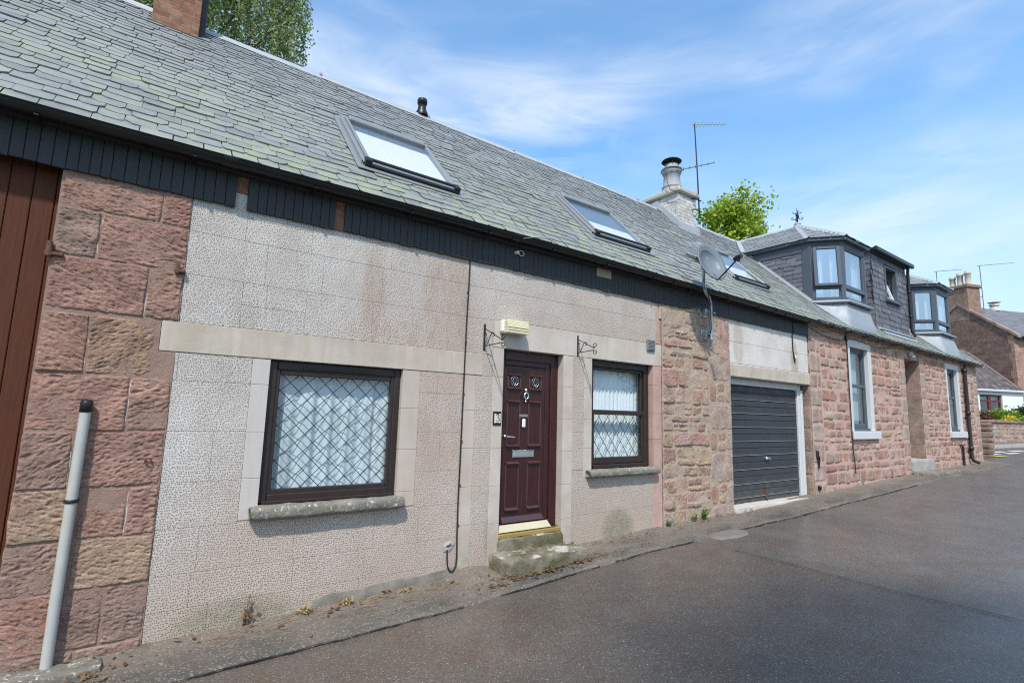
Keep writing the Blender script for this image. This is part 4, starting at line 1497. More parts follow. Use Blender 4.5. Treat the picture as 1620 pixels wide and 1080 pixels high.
def block(x0, x1, y0, y1, z0f, z1, mat, name, parent, amp=.018, rag=.02, res=.035, seed=0, into=None, c=(1, 1, 1)):
    """worn stone block: noisy box, rounded arrises"""
    mb = MB() if into is None else into
    z0 = z0f
    nx, ny, nz_ = max(3, int((x1 - x0) / res)), max(3, int((y1 - y0) / res)), max(3, int((z1 - z0) / res))

    def wp(u, v, w):
        p = Vector((x0 + (x1 - x0) * u, y0 + (y1 - y0) * v, z0 + (z1 - z0) * w))
        # round
        c = Vector(((x0 + x1) / 2, (y0 + y1) / 2, (z0 + z1) / 2))
        edges = sum(1 for t in (u, v, w) if t < .001 or t > .999)
        if edges >= 2:
            p += (c - p).normalized() * .014 * (edges - 1)
        p += Vector((nz(p.x, p.y, p.z + seed, 5), nz(p.y + 3, p.z, p.x + seed, 5), nz(p.z, p.x + 5, p.y + seed, 6))) * amp
        p += Vector((nz(p.x, p.y, p.z + seed + 2, 17), nz(p.y + 3, p.z, p.x, 17), nz(p.z, p.x + 5, p.y, 17))) * amp * .4
        return p

    def face(n1, n2, fn):
        vs = [fn(i / n1, j / n2) for j in range(n2 + 1) for i in range(n1 + 1)]
        k = n1 + 1
        mb.add(vs, [(j * k + i, j * k + i + 1, (j + 1) * k + i + 1, (j + 1) * k + i) for j in range(n2) for i in range(n1)], smooth=True, c=c)
    face(nx, nz_, lambda a, b: wp(a, 0, b)); face(nx, ny, lambda a, b: wp(a, b, 1))
    face(ny, nz_, lambda a, b: wp(0, 1 - a, b)); face(ny, nz_, lambda a, b: wp(1, a, b)); face(nx, nz_, lambda a, b: wp(1 - a, 1, b))
    if into is not None: return None
    return mb.build(name, mat, parent)


s1 = block(3.345, 4.29, -.035, .20, -.25, .250, M['step_stone'], 'upper_step', cot, .010, seed=2)
s2 = block(3.255, 4.345, -.385, .02, -.30, .128, M['step_stone'], 'lower_step', cot, .022, seed=9)

# ------------------------------------------------------------------ garage door
mb = MB()
mb.box(7.93, 10.60, .14, .24, 2.205, 2.312, .006)
mb.box(10.445, 10.53, .125, .22, .20, 2.205, .008); mb.box(10.53, 10.60, .10, .22, .20, 2.205, .008)
mb.box(7.93, 7.965, .14, .22, .20, 2.205, .004)
gf = MB()
gd_ = mb.build('garage_door', M['pale_paint'], cot); gd_['label'] = 'charcoal up-and-over garage door of wide ribbed panels'
zs = [.305, .525, .763, 1.003, 1.238, 1.478, 1.715, 1.953, 2.195]
mb = MB()
mb.box(7.965, 10.445, .172, .20, .215, .298, .004)
for k in range(8):
    a, b = zs[k], zs[k + 1]
    x0, x1 = 7.965, 10.445
    mid = a + (b - a) * .52
    yb = .165
    # pressed panel: lip, flat, shallow crease, flat
    prof = [(yb + .016, a), (yb - .006, a + .003), (yb - .010, a + .012), (yb - .001, a + .026), (yb, mid - .014), (yb + .008, mid - .004), (yb + .008, mid + .002), (yb - .002, mid + .010), (yb, b - .016), (yb + .016, b - .002)]
    nx = 24
    vs = []
    for i in range(nx + 1):
        x = x0 + (x1 - x0) * i / nx
        for (y, z) in prof:
            vs.append((x, y + .0025 * nz(x, z, k * 3, 1.6), z))
    m_ = len(prof)
    mb.add(vs, [(i * m_ + j, (i + 1) * m_ + j, (i + 1) * m_ + j + 1, i * m_ + j + 1) for i in range(nx) for j in range(m_ - 1)])
mb.box(7.965, 10.445, .182, .21, .21, 2.20)
mb.build('door_panel', M['garage_charcoal'], gd_)
mb = MB()
for a in zs[:-1]:
    mb.box(7.967, 10.443, .1535, .166, a - .0005, a + .0055, .001)  # pale strips paint the light caught by each panel's lower lip
mb.build('painted_lip_highlight', M['lip_highlight_grey'], gd_)
mb = MB()
mb.lathe([(0, -.03), (.028, -.02), (.03, .0), (.028, .02), (0, .03)], (9.25, .150, .94), 14)
mb.tube([(9.25, .15, .94), (9.29, .115, .95), (9.33, .115, .93)], .010, 8)
mb.build('handle', M['chrome'], gd_)
mb = MB()
mb.box(9.19, 9.25, .145, .17, .26, .40, .006); mb.tube([(9.22, .14, .40), (9.22, .14, .20)], .012, 8)
mb.build('bolt', M['rust_iron'], gd_)
block(7.93, 10.62, -.07, .30, -.1, .215, M['pale_cement'], 'garage_threshold', cot, .008, seed=4)
# rough stones of the garage's right reveal, facing the camera side
mb = MB()
for k, (a, b) in enumerate(((.16, .58), (.60, 1.02), (1.04, 1.46), (1.48, 1.88), (1.90, 2.31))):
    mbx = MB()
    stone(mbx, 0, .30, a, b, vary((.32, .25, .21), .12), .016, y=0, depth=.012, tool=.006, fx=22, fz=22, cr=.004, edge=.01)
    R_ = Matrix.Translation((10.685, .30, 0)) @ Matrix.Rotation(-math.pi / 2, 4, 'Z')
    mb.add([R_ @ Vector(p) for p in mbx.v], mbx.f, c=mbx.c[0], smooth=True)
mb.box(10.688, 10.72, .005, .30, -.1, 2.31, c=(.40, .32, .26))
mb.build('reveal_stone', M['sandstone'], hou)

# ------------------------------------------------------------------ the sandstone cottage front
holes = [(12.47, 13.71, 1.29, 3.42), (15.85, 16.93, -.5, 3.29), (19.10, 20.35, 1.29, 3.42), (10.68, 11.16, -1, 9), (21.75, 22.4, -1, 9), (15.42, 15.85, .4, 3.5), (16.93, 17.32, .4, 3.5)]
mb = MB()
pal2 = [(.40, .235, .185), (.38, .245, .20), (.43, .28, .225), (.40, .27, .225), (.44, .32, .27), (.35, .225, .19), (.42, .335, .285), (.42, .23, .175)]
rubble(mb, 10.70, 22.24, lambda x: G(x), 3.56, pal2, .13, .27, .18, .52, holes, (.62, 1.29, 3.42), .024, .10, tool=.007, fx=24, fz=32, rag=.012, y=-.013, depth=.022, edge=.008, tw=.020, cr=.005, en=.010, ridge=True, big=.20, low=.009)
# rougher, redder courses at the foot are in the same band; dressed quoins and door jambs
dres = [(.39, .31, .265), (.42, .34, .295), (.37, .285, .245), (.43, .36, .33)]
z = .12
k = 0
while z < 3.5:
    h = RD.uniform(.30, .44)
    zt = min(z + h, 3.55)
    if zt - z > .1:
        w = (.30, .47)[k % 2]
        stone(mb, 10.69, 10.69 + w, z + .006, zt - .006, vary(RD.choice(dres), .08), .025, tool=.0035, fx=20, fz=20, edge=.012, cr=.006)
        if w < .4: stone(mb, 10.69 + w + .01, 11.15, z + .006, zt - .006, vary(RD.choice(pal2), .1), .025, tool=.006, fx=14, fz=16)
        if zt > .55:
            w2_ = (.47, .32)[k % 2]
            stone(mb, 22.24 - w2_, 22.24, z + .006, zt - .006, vary(RD.choice(dres), .08), .03, tool=.003, fx=20, fz=20, edge=.010, cr=.006)
            if w2_ < .4: stone(mb, 21.76, 22.23 - w2_, z + .006, zt - .006, vary(RD.choice(pal2), .1), .03, tool=.006, fx=14, fz=16)
            for (xa, xb, s) in ((15.42, 15.852, 1), (16.928, 17.32, -1)):
                ww = (.42, .26)[(k + (s > 0)) % 2]
                if s > 0:
                    stone(mb, xb - ww, xb, z + .006, zt - .006, vary(RD.choice(dres), .08), .03, tool=.002, fx=20, fz=20, edge=.010, cr=.004, ridge=False)
                    if ww < .4: stone(mb, xa, xb - ww - .01, z + .006, zt - .006, vary(RD.choice(pal2), .1), .03)
                else:
                    stone(mb, xa, xa + ww, z + .006, zt - .006, vary(RD.choice(dres), .08), .03, tool=.002, fx=20, fz=20, edge=.010, cr=.004, ridge=False)
                    if ww < .4: stone(mb, xa + ww + .01, xb, z + .006, zt - .006, vary(RD.choice(pal2), .1), .03)
    z = zt
    k += 1
# one pale odd stone
mb.build('front_wall', M['sandstone'], hou)
mb = MB()
for a, b, c, d in ((10.69, 12.60, -.3, 3.58), (12.60, 13.58, -.3, 1.40), (12.60, 13.58, 3.26, 3.58), (13.58, 15.87, -.3, 3.58), (15.87, 16.92, -.3, .55), (15.87, 16.92, 3.28, 3.58), (16.92, 19.22, -.3, 3.58), (19.22, 20.20, -.3, 1.40), (19.22, 20.20, 3.28, 3.58), (20.20, 22.24, -.3, 3.58)):
    mb.box(a, b, .014, .34, c, d)
for a, b, c, d in ((10.695, 12.475, -.1, 3.57), (12.475, 13.70, -.1, 1.33), (12.475, 13.70, 3.40, 3.57), (13.70, 15.855, -.1, 3.57), (16.925, 19.10, -.1, 3.57), (19.10, 20.35, -.1, 1.33), (19.10, 20.35, 3.40, 3.57), (20.35, 22.235, -.1, 3.57)):
    mortar_sheet(mb, a, b, c, d, -.008, .006, .03)
mb.build('wall_mortar', M['pink_mortar'], hou)
# door reveal, ashlar right side
mb = MB()
for k, (a, b) in enumerate(((.75, 1.10), (1.10, 1.55), (1.55, 2.0), (2.0, 2.45), (2.45, 2.88), (2.88, 3.28))):
    mb.box(16.90, 16.935, .001, .34, a + .003, b - .003, .005, c=vary((.34, .25, .21), .12))
mb.box(15.86, 16.93, .0, .34, 3.285, 3.30, c=(.34, .25, .21))
mb.build('door_reveal', M['sandstone'], hou)
mb = MB()
mb.box(15.88, 16.90, .30, .335, .80, 3.28, .004); mb.box(15.87, 15.93, .24, .33, .80, 3.28, .006)
dd = mb.build('front_door', M['anthracite'], hou)
dd['label'] = 'dark grey door deep in its stone recess'
mb = MB(); mb.lathe([(0, -.03), (.03, -.02), (.03, .02), (0, .03)], (15.905, .22, 1.95), 10); mb.build('knob', M['chrome'], dd)
block(15.80, 17.25, -.10, .34, .30, .74, M['cement'], 'upper_step', hou, .012, seed=14)
block(15.70, 17.55, -.55, -.05, .25, .47, M['sill_stone'], 'lower_step', hou, .02, seed=17)


def stone_window(x0, x1, z0, z1, parent, label, blind=0):
    """painted stone margin, dark sash inside; (x0..x1, z0..z1) is the clear opening"""
    mb = MB()
    o = .135
    mb.box(x0 - o, x0, -.012, .30, z0 - .03, z1 + .15, .006); mb.box(x1, x1 + .17, -.012, .30, z0 - .03, z1 + .15, .006)
    mb.box(x0 + .001, x1 - .001, -.0125, .30, z1, z1 + .15, .006)
    w = mb.build('window', M['pale_paint'], parent)
    w['label'] = label
    mb = MB(); mb.box(x0 - .19, x1 + .28, -.085, .12, z0 - .20, z0 - .032, .008); mb.build('sill', M['pale_paint'], w)
    y0, y1 = .075, .16
    zm = z0 + (z1 - z0) * .535
    mb = MB()
    mb.box(x0, x0 + .06, y0, y1, z0, z1, .006); mb.box(x1 - .06, x1, y0, y1, z0, z1, .006)
    mb.box(x0 + .06, x1 - .06, y0, y1, z1 - .06, z1, .006); mb.box(x0 + .0, x1, y0 - .05, y1, z0 - .031, z0 + .03, .006)
    mb.box(x0 + .06, x1 - .06, y0 + .012, y1, z0 + .03, z0 + .13, .006)
    mb.box(x0 + .055, x1 - .055, y0 - .004, y1 - .01, zm - .035, zm + .035, .006)
    for a in (x0 + .06, x1 - .105):
        mb.box(a, a + .045, y0 + .02, y1 - .012, zm, z1 - .06, .004); mb.box(a, a + .045, y0 + .008, y1 - .03, z0 + .1, zm, .004)
    mb.box(x0 + .105, x1 - .105, y0 + .02, y1 - .012, z1 - .105, z1 - .06, .004)
    mb.build('frame', M['anthracite'], w)
    pane(x0 + .10, x1 - .10, zm + .03, z1 - .10, y0 + .045, M['dark_pane'], w)
    pane(x0 + .10, x1 - .10, z0 + .125, zm - .03, y0 + .03, M['dark_pane'], w)
    curtain(x1 - .36, x1 - .02, z0 + .02, z1, .255, M['white_curtain'], w, 5, .022, 3)
    curtain(x0 + .02, x0 + .16, z0 + .02, z1, .255, M['white_curtain'], w, 2, .022, 6)
    return w


stone_window(12.61, 13.57, 1.465, 3.265, hou, 'tall sash window in a pale painted margin below the first dormer')
stone_window(19.23, 20.19, 1.465, 3.27, hou, 'tall sash window in a pale painted margin below the far dormer')

# gutter and eaves of the sandstone cottage
mb = MB()
gutter(mb, 10.70, 22.35, -.150, 3.585, .058, lambda x: rs(x)[0].z - 3.57)
mb.build('gutter', M['gutter_black'], hou)
mb = MB()
mb.box(10.70, 22.30, -.06, .34, 3.54, 3.575)
mb.build('soffit', M['cement'], hou)


def skip_right(u, v):
    p = roofp(u, v)
    for cx, hw in ((13.17, 1.0), (19.62, 1.0)):
        if abs(u - cx) < hw - .06 and p.y > .62 and p.z < 5.35 + (1.1 - abs(u - cx)) * .5: return True
        if abs(u - cx) < .60 and p.y > .12 and p.y <= .62: return True
    if 15.12 < u < 17.32 and p.y > .42 and p.z < 6.0: return True
    return False


mb = MB()
slates(mb, roofp, 10.69, 22.34, -.03, 4.05, .134, .102, .17, .29, skip_right, th=.013)
roof2 = mb.build('roof', M['roof_slate'], hou)
mb = MB()
xs_ = lin(10.692, 22.33, 36)
for i in range(36):
    a0, b0 = roofp(xs_[i], -.02, -.012), roofp(xs_[i], 4.06, -.012)
    a1, b1 = roofp(xs_[i + 1], -.02, -.012), roofp(xs_[i + 1], 4.06, -.012)
    mb.quad(a0, a1, b1, b0)
    mb.quad(b0, b1, (xs_[i + 1], 5.6, 3.4), (xs_[i], 5.6, 3.4))
mb.build('sarking', M['dark_pipe'], roof2)
mb = MB()
ridge(mb, 12.4, 22.34)
mb.build('ridge_flashing', M['zinc_ridge'], roof2)


# ------------------------------------------------------------------ dormers
def frameM(p0, p1):
    d = Vector((p1[0] - p0[0], p1[1] - p0[1], 0)); L = d.length; d.normalize()
    inn = Vector((-d.y, d.x, 0))
    Mx = Matrix.Identity(4)
    Mx.col[0][:3] = d; Mx.col[1][:3] = inn; Mx.col[2][:3] = (0, 0, 1); Mx.col[3][:3] = (p0[0], p0[1], 0)
    return Mx, L


def bay(cx, yo, zo, parent, label, opened):
    P_ = lambda x, y: (cx + x, y + yo)
    pts = [P_(-1.0, .53), P_(-.60, 0), P_(.60, 0), P_(1.0, .53)]
    zs0, zs1 = 4.31 + zo, 5.60 + zo
    ze = 5.74 + zo
    mb = MB()
    ov = .10
    out = [P_(-1.0 - ov, 2.25 - yo), P_(-1.0 - ov, .53 - .045), P_(-.60 - .055, -ov), P_(.60 + .055, -ov), P_(1.0 + ov, .53 - .045), P_(1.0 + ov, 2.25 - yo)]
    inn_ = [P_(-.9, 2.25 - yo), P_(-.9, .6), P_(-.5, .12), P_(.5, .12), P_(.9, .6), P_(.9, 2.25 - yo)]
    for k in range(5):
        a, b, c, d = out[k], out[k + 1], inn_[k + 1], inn_[k]
        for z0, z1, sh in ((zs1, zs1 + .07, .35), (zs1 + .07, ze, 1.0)):
            aa = tuple(d[i] + (a[i] - d[i]) * (.55 if sh < 1 else 1) for i in (0, 1)); bb = tuple(c[i] + (b[i] - c[i]) * (.55 if sh < 1 else 1) for i in (0, 1))
            q = [aa, bb, c, d]
            mb.add([(p[0], p[1], z0) for p in q] + [(p[0], p[1], z1) for p in q], [(3, 2, 1, 0), (4, 5, 6, 7), (0, 1, 5, 4), (2, 3, 7, 6)])
    dm = mb.build('dormer', M['anthracite'], parent)
    dm['label'] = label
    for s in (-1, 1):
        mb = MB()
        X = cx + s * 1.0
        yb = yo + .53 + .16
        def Pc(u, v, l, X=X, s=s): return Vector((X + s * l, u, v))
        slates(mb, Pc, lambda v: yb, lambda v: max(yb + .02, min(2.6, (v - .05 - rs(X)[0].z) / ((rs(X)[1].z - rs(X)[0].z) / (rs(X)[1].y + .18)) - .18)), 4.36 + zo, zs1 - .1, .104, .104, .22, .32, lift=.016, th=.014)
        mb.add([(X, yb, 4.1), (X, 2.0, zs1), (X, yb, zs1)], [(0, 1, 2)])
        mb.build('slate_cheek', M['wall_slate'], dm)
        mb = MB()
        mb.box(X - .03, X + .03, yo + .50, yo + .70, 4.15 + zo, zs1 + .02, .008)
        mb.box(X - .035, X + .035, yo + .70, yo + 2.1, zs1 - .14, zs1 + .02, .006)
        mb.build('corner_post', M['anthracite'], dm)
    # roof: ridge back to the main roof, hips to the corners
    ap = Vector((cx, 1.22 + yo, 6.47 + zo)); back = Vector((cx, 2.9, 6.47 + zo))
    e = [Vector((p[0], p[1], ze)) for p in out]
    e[0] = Vector((e[0].x, 2.35, ze)); e[5] = Vector((e[5].x, 2.35, ze))
    facets = [(e[1], e[0], back, ap), (e[2], e[1], ap, ap), (e[3], e[2], ap, ap), (e[4], e[3], ap, ap), (e[5], e[4], ap, back)]
    mb = MB(); hp = MB()
    for (b_, a_, ta, tb) in facets:
        # eave from a_ to b_; top from ta(a side) to tb
        du = (b_ - a_); L = du.length; du.normalize()
        mid = (ta - a_)
        nn = du.cross(mid).normalized()
        if nn.z < 0: nn = -nn
        dv = nn.cross(du).normalized()
        if dv.z < 0: dv = -dv
        H = (ta - a_).dot(dv)
        uta, utb = (ta - a_).dot(du), (tb - a_).dot(du)
        def Pf(u, v, l, a_=a_, du=du, dv=dv, nn=nn): return a_ + du * u + dv * v + nn * (l + .012)
        slates(mb, Pf, lambda v: uta * min(1, v / H), lambda v: max(uta * min(1, v / H) + .03, L + (utb - L) * min(1, v / H)), -.03, H - .03, .13, .12, .20, .30, lift=.010)
        mb.add([a_, b_, tb + Vector((0, 0, -.002)), ta + Vector((0, 0, -.002))] if (ta - tb).length > .01 else [a_, b_, ta], [(0, 1, 2, 3)] if (ta - tb).length > .01 else [(0, 1, 2)])
    rf = mb.build('dormer_roof', M['roof_slate'], dm)
    mb = MB()
    for k in (1, 2, 3, 4):
        a = e[k] + Vector((0, 0, .02)); b = ap + Vector((0, 0, .03))
        d = (b - a).normalized(); sd = d.cross(Vector((0, 0, 1))).normalized(); up = sd.cross(d).normalized()
        w = .085
        q = []
        for p in (a - d * .03, b):
            q += [p - sd * w - up * .022, p - sd * .018 + up * .012, p + up * .036, p + sd * .018 + up * .012, p + sd * w - up * .022]
        mb.add(q, [(i, i + 1, i + 6, i + 5) for i in range(4)])
    a, b = ap + Vector((0, -.03, .0)), back
    mb.add([(cx - .11, a.y, a.z - .055), (cx - .02, a.y, a.z + .035), (cx + .02, a.y, a.z + .035), (cx + .11, a.y, a.z - .055), (cx - .11, b.y, b.z - .055), (cx - .02, b.y, b.z + .035), (cx + .02, b.y, b.z + .035), (cx + .11, b.y, b.z - .055)], [(0, 4, 5, 1), (1, 5, 6, 2), (2, 6, 7, 3), (0, 1, 2, 3)])
    for s in (-1, 1):
        q = []
        for k in range(9):
            dxx = 1.14 * (1 - k / 8)
            zz = ze + (1.1 - dxx) * (6.47 + zo - ze) / 1.1
            a_, b_ = rs(cx)
            yy = a_.y + (zz - a_.z) * (b_.y - a_.y) / (b_.z - a_.z)
            X = cx + s * dxx
            q += [(X + s * .15, yy - .02, roofz(X, yy - .02) + .050), (X + s * .02, yy - .01, zz + .038), (X - s * .05, yy - .03, zz + .075)]
        mb.add(q, [(i * 3 + j, i * 3 + j + 1, i * 3 + 4 + j, i * 3 + 3 + j) for i in range(8) for j in (0, 1)])
        # soaker up the cheek foot
        X = cx + s * 1.02
        q = []
        for y in lin(yo + .50, 2.1, 8):
            zz = roofz(X, y)
            q += [(X + s * .075, y, zz + .030), (X + s * .012, y, zz + .036), (X + s * .012, y, zz + .10)]
        mb.add(q, [(i * 3 + j, i * 3 + j + 1, i * 3 + 4 + j, i * 3 + 3 + j) for i in range(8) for j in (0, 1)])
    mb.build('hip_flashing', M['zinc_ridge'], dm)
    # sill roll + lead apron down to the slates
    mb = MB()
    so = .085
    sp = [P_(-1.0 - .03, .60), P_(-1.0 - .03, .53 - .05), P_(-.60 - .05, -so), P_(.60 + .05, -so), P_(1.0 + .03, .53 - .05), P_(1.0 + .03, .60)]
    mb.tube([(p[0], p[1], 4.262 + zo) for p in sp], .034, 10)
    top = [P_(-1.0, .53), P_(-.61, -.02), P_(.61, -.02), P_(1.0, .53)]
    bot = [P_(-1.06, .50), P_(-.72, -.12 - yo), P_(.72, -.12 - yo), P_(1.06, .50)]
    vs, fs = [], []
    seg = []
    for k in range(3):
        m_ = 14
        for i in range(m_ + (k == 2)):
            t = i / m_
            seg.append((Vector((*[top[k][c] + (top[k + 1][c] - top[k][c]) * t for c in (0, 1)], 4.245 + zo)), Vector((*[bot[k][c] + (bot[k + 1][c] - bot[k][c]) * t for c in (0, 1)], 0))))
    nn_ = 8
    for (a, b) in seg:
        b.z = roofz(b.x, b.y) + .032
        for j in range(nn_ + 1):
            t = j / nn_
            p = a.lerp(b, t)
            p.y -= .05 * t * t * (1 - t) * 2
            p.x += .010 * nz(p.x, p.z, 4, 4); p.y += .012 * nz(p.x, p.z, 1, 4.5)
            vs.append(p)
    ns = len(seg)
    mb.add(vs, [(i * (nn_ + 1) + j, (i + 1) * (nn_ + 1) + j, (i + 1) * (nn_ + 1) + j + 1, i * (nn_ + 1) + j + 1) for i in range(ns - 1) for j in range(nn_)], smooth=True)
    mb.build('lead_apron', M['lead_sheet'], dm)
    # frames, panes
    for k in range(3):
        Mx, L = frameM(pts[k], pts[k + 1])
        mb = MB(); mb.M = Mx
        f = .075
        mb.box(0, f, 0, .09, zs0 - .02, zs1, .008); mb.box(L - f, L, 0, .09, zs0 - .02, zs1, .008)
        mb.box(f, L - f, 0, .09, zs1 - .06, zs1, .008); mb.box(f, L - f, -.01, .09, zs0 - .02, zs0 + .07, .008)
        zt = zs0 + .30
        mb.box(f, L - f, .0, .09, zt - .035, zt + .035, .008)
        mb.box(f - .01, f + .022, .018, .08, zs0 + .07, zt - .03, .004); mb.box(L - f - .022, L - f + .01, .018, .08, zs0 + .07, zt - .03, .004)
        mb.box(-.03, L + .03, -.055, .02, zs0 - .052, zs0 - .012, .008)
        mb.build('window_frame', M['anthracite'], dm)
        sash = MB()
        Ms = Mx.copy()
        if k == 0 and opened:
            piv = Vector((0, .02, zs1 - .05))
            Ms = Mx @ Matrix.Translation(piv) @ Matrix.Rotation(rad(-4.5), 4, 'X') @ Matrix.Translation(-piv)
        sash.M = Ms
        y_ = -.018 if (k == 0) else .012
        sw = .062
        sash.box(f - .02, f + sw, y_, y_ + .06, zt + .01, zs1 - .045, .008); sash.box(L - f - sw, L - f + .02, y_, y_ + .06, zt + .01, zs1 - .045, .008)
        sash.box(f + sw, L - f - sw, y_, y_ + .06, zs1 - .045 - sw, zs1 - .045, .008); sash.box(f + sw, L - f - sw, y_, y_ + .06, zt + .01, zt + .01 + sw, .008)
        sash.build('sash', M['anthracite'], dm)
        mb = MB(); mb.M = Ms
        mb.quad((f + sw - .004, y_ + .03, zt + .06), (L - f - sw + .004, y_ + .03, zt + .06), (L - f - sw + .004, y_ + .03, zs1 - .10), (f + sw - .004, y_ + .03, zs1 - .10))
        mb.M = Mx
        mb.quad((f + .018, .05, zs0 + .066), (L - f - .018, .05, zs0 + .066), (L - f - .018, .05, zt - .03), (f + .018, .05, zt - .03))
        mb.build('pane', M['bay_pane'], dm)
        mb = MB(); mb.M = Mx
        for a, b, sd in ((.06, L * .42, 1), (L * .64, L - .03, 4)):
            nx = 20
            vs = []
            for j in range(3):
                for i in range(nx + 1):
                    u = i / nx
                    vs.append((a + (b - a) * u, .17 + .025 * math.sin(u * 22 + sd), zs0 + (zs1 - zs0) * j / 2))
            mb.add(vs, [(j * (nx + 1) + i, j * (nx + 1) + i + 1, (j + 1) * (nx + 1) + i + 1, (j + 1) * (nx + 1) + i) for j in range(2) for i in range(nx)], smooth=True)
        mb.build('curtain', M['white_curtain'], dm)
    # finial
    mb = MB()
    f0 = ap + Vector((0, 0, .0))
    mb.lathe([(.12, -.03), (.085, .02), (.07, .06), (.085, .08), (.06, .10), (.045, .12)], f0, 12)
    mb.build('finial_base', M['lead_sheet'], dm)
    mb = MB()
    t = f0 + Vector((0, 0, .10))
    mb.tube([t, t + Vector((0, 0, .22)), t + Vector((0, 0, .42))], [.022, .016, .003], 8)
    mb.lathe([(0, .16), (.035, .18), (.04, .2), (.035, .22), (0, .24)], t, 10)
    for k in range(4):
        a = k * math.pi / 2 + .7
        d = Vector((math.cos(a), math.sin(a), 0))
        mb.tube([t + Vector((0, 0, .17)), t + d * .06 + Vector((0, 0, .10)), t + d * .115 + Vector((0, 0, .09)), t + d * .135 + Vector((0, 0, .13)), t + d * .105 + Vector((0, 0, .155)), t + d * .085 + Vector((0, 0, .13))], .009, 6)
        mb.tube([t + Vector((0, 0, .20)), t + d * .05 + Vector((0, 0, .26)), t + d * .09 + Vector((0, 0, .27)), t + d * .10 + Vector((0, 0, .30))], [.009, .009, .012, .006], 6)
    if opened: mb.build('finial', M['black_iron'], dm)
    return dm


bay(13.17, 0, 0, hou, 'first bay dormer with slate cheek, iron finial and one sash ajar', True)
bay(19.62, .05, .03, hou, 'far bay dormer beyond the slate box dormer', False)

# flat topped slate box dormer between the bays
X0, X1, Yf, Zb, Zt = 15.06, 17.40, .30, 4.03, 6.02
wx0, wx1, wz0, wz1 = 15.84, 16.68, 4.86, 5.80
mb = MB()
slates(mb, lambda u, v, l: Vector((u, Yf - l, v)), X0, X1 - .05, Zb, Zt - .02, .150, .150, .19, .27, lambda u, v: wx0 - .02 < u < wx1 + .02 and wz0 - .05 < v < wz1 + .04, lift=.018, th=.016)
for X, s in ((X0, -1), (X1, 1)):
    slates(mb, lambda u, v, l, X=X, s=s: Vector((X + s * l, u, v)), lambda v: Yf - .01, lambda v: max(Yf + .05, (v - 3.57) / .95 - .18), Zb + .02, Zt - .02, .150, .150, .19, .27, lift=.018, th=.016)
mb.box(X0 + .004, wx0, Yf + .004, 2.5, Zb - .3, Zt); mb.box(wx1, X1 - .004, Yf + .004, 2.5, Zb - .3, Zt)
mb.box(wx0, wx1, Yf + .004, 2.5, Zb - .3, wz0); mb.box(wx0, wx1, Yf + .004, 2.5, wz1, Zt); mb.box(wx0, wx1, 1.2, 2.5, wz0, wz1)
bx = mb.build('dormer', M['wall_slate'], hou); bx['label'] = 'flat topped dormer hung all over with dark slates'
mb = MB()
mb.box(X0 - .10, X1 + .16, Yf - .13, 2.6, Zt, Zt + .07, .012)
mb.box(X0 - .12, X1 + .20, Yf - .19, Yf - .10, Zt - .03, Zt + .09, .02)
mb.box(X0 - .05, X1 + .05, Yf - .10, Yf - .0, Zt - .05, Zt - .001, .006)
mb.build('dormer_roof', M['gutter_black'], bx)
mb = MB()
mb.box(wx0, wx0 + .06, Yf - .03, Yf + .08, wz0, wz1, .006); mb.box(wx1 - .06, wx1, Yf - .03, Yf + .08, wz0, wz1, .006)
mb.box(wx0 + .06, wx1 - .06, Yf - .03, Yf + .08, wz1 - .06, wz1, .006); mb.box(wx0 + .06, wx1 - .06, Yf - .03, Yf + .08, wz0, wz0 + .06, .006)
mb.box(wx0 - .06, wx1 + .06, Yf - .10, Yf - .02, wz0 - .06, wz0 - .005, .006)
wf = mb.build('window_frame', M['anthracite'], bx)
Ms = Matrix.Translation((wx0 + .06, Yf + .06, wz0 + .06)) @ Matrix.Rotation(rad(-17), 4, 'X')
mb = MB(); mb.M = Ms
W_, H_ = wx1 - wx0 - .12, wz1 - wz0 - .12
mb.box(0, .06, -.03, .03, 0, H_, .006); mb.box(W_ - .06, W_, -.03, .03, 0, H_, .006); mb.box(.06, W_ - .06, -.03, .03, 0, .06, .006); mb.box(.06, W_ - .06, -.03, .03, H_ - .06, H_, .006)
mb.build('sash', M['pale_paint'], bx)
mb = MB(); mb.M = Ms
mb.quad((.055, 0, .055), (W_ - .055, 0, .055), (W_ - .055, 0, H_ - .055), (.055, 0, H_ - .055))
mb.build('pane', M['bay_pane'], bx)
mb = MB()
mb.tube([(X1 + .02, Yf - .09, Zt + .0), (X1 + .02, Yf - .07, Zt - .15), (X1 + .02, Yf - .07, 4.2), (X1 + .02, Yf - .15, 4.02)], .040, 10)
for zz in (4.6, 5.3): mb.lathe([(.041, -.03), (.05, -.03), (.05, .03), (.041, .03)], (X1 + .02, Yf - .07, zz), 10)
mb.build('downpipe', M['gutter_black'], bx)
mb = MB()
mb.box(X0 - .06, X1 + .03, Yf - .16, Yf + .02, Zb - .075, Zb - .05, .004)
mb.add([(X0 - .05, Yf - .02, Zb + .03), (X1 + .02, Yf - .02, Zb + .03), (X1 + .02, Yf - .24, roofz(16, Yf - .24) + .035), (X0 - .05, Yf - .24, roofz(16, Yf - .24) + .035)], [(0, 1, 2, 3)])
mb.build('lead_apron', M['lead_sheet'], bx)

# verge/gable end of the sandstone cottage
mb = MB()
mb.prism_x([(.0, -.2), (.0, 3.55), (2.82, 6.30), (5.4, 3.5), (5.4, -.2)], 22.2, 22.235, c=(.40, .25, .2))
mb.build('gable_wall', M['block_rubble'], hou)
mb = MB()
for (ya, za), (yb, zb) in (((-.2, 3.56), (2.82, 6.47)), ):
    mb.prism_x([(ya, za), (yb, zb), (yb, zb - .06), (ya, za - .06)], 22.24, 22.36)
mb.build('verge', M['zinc_ridge'], hou)

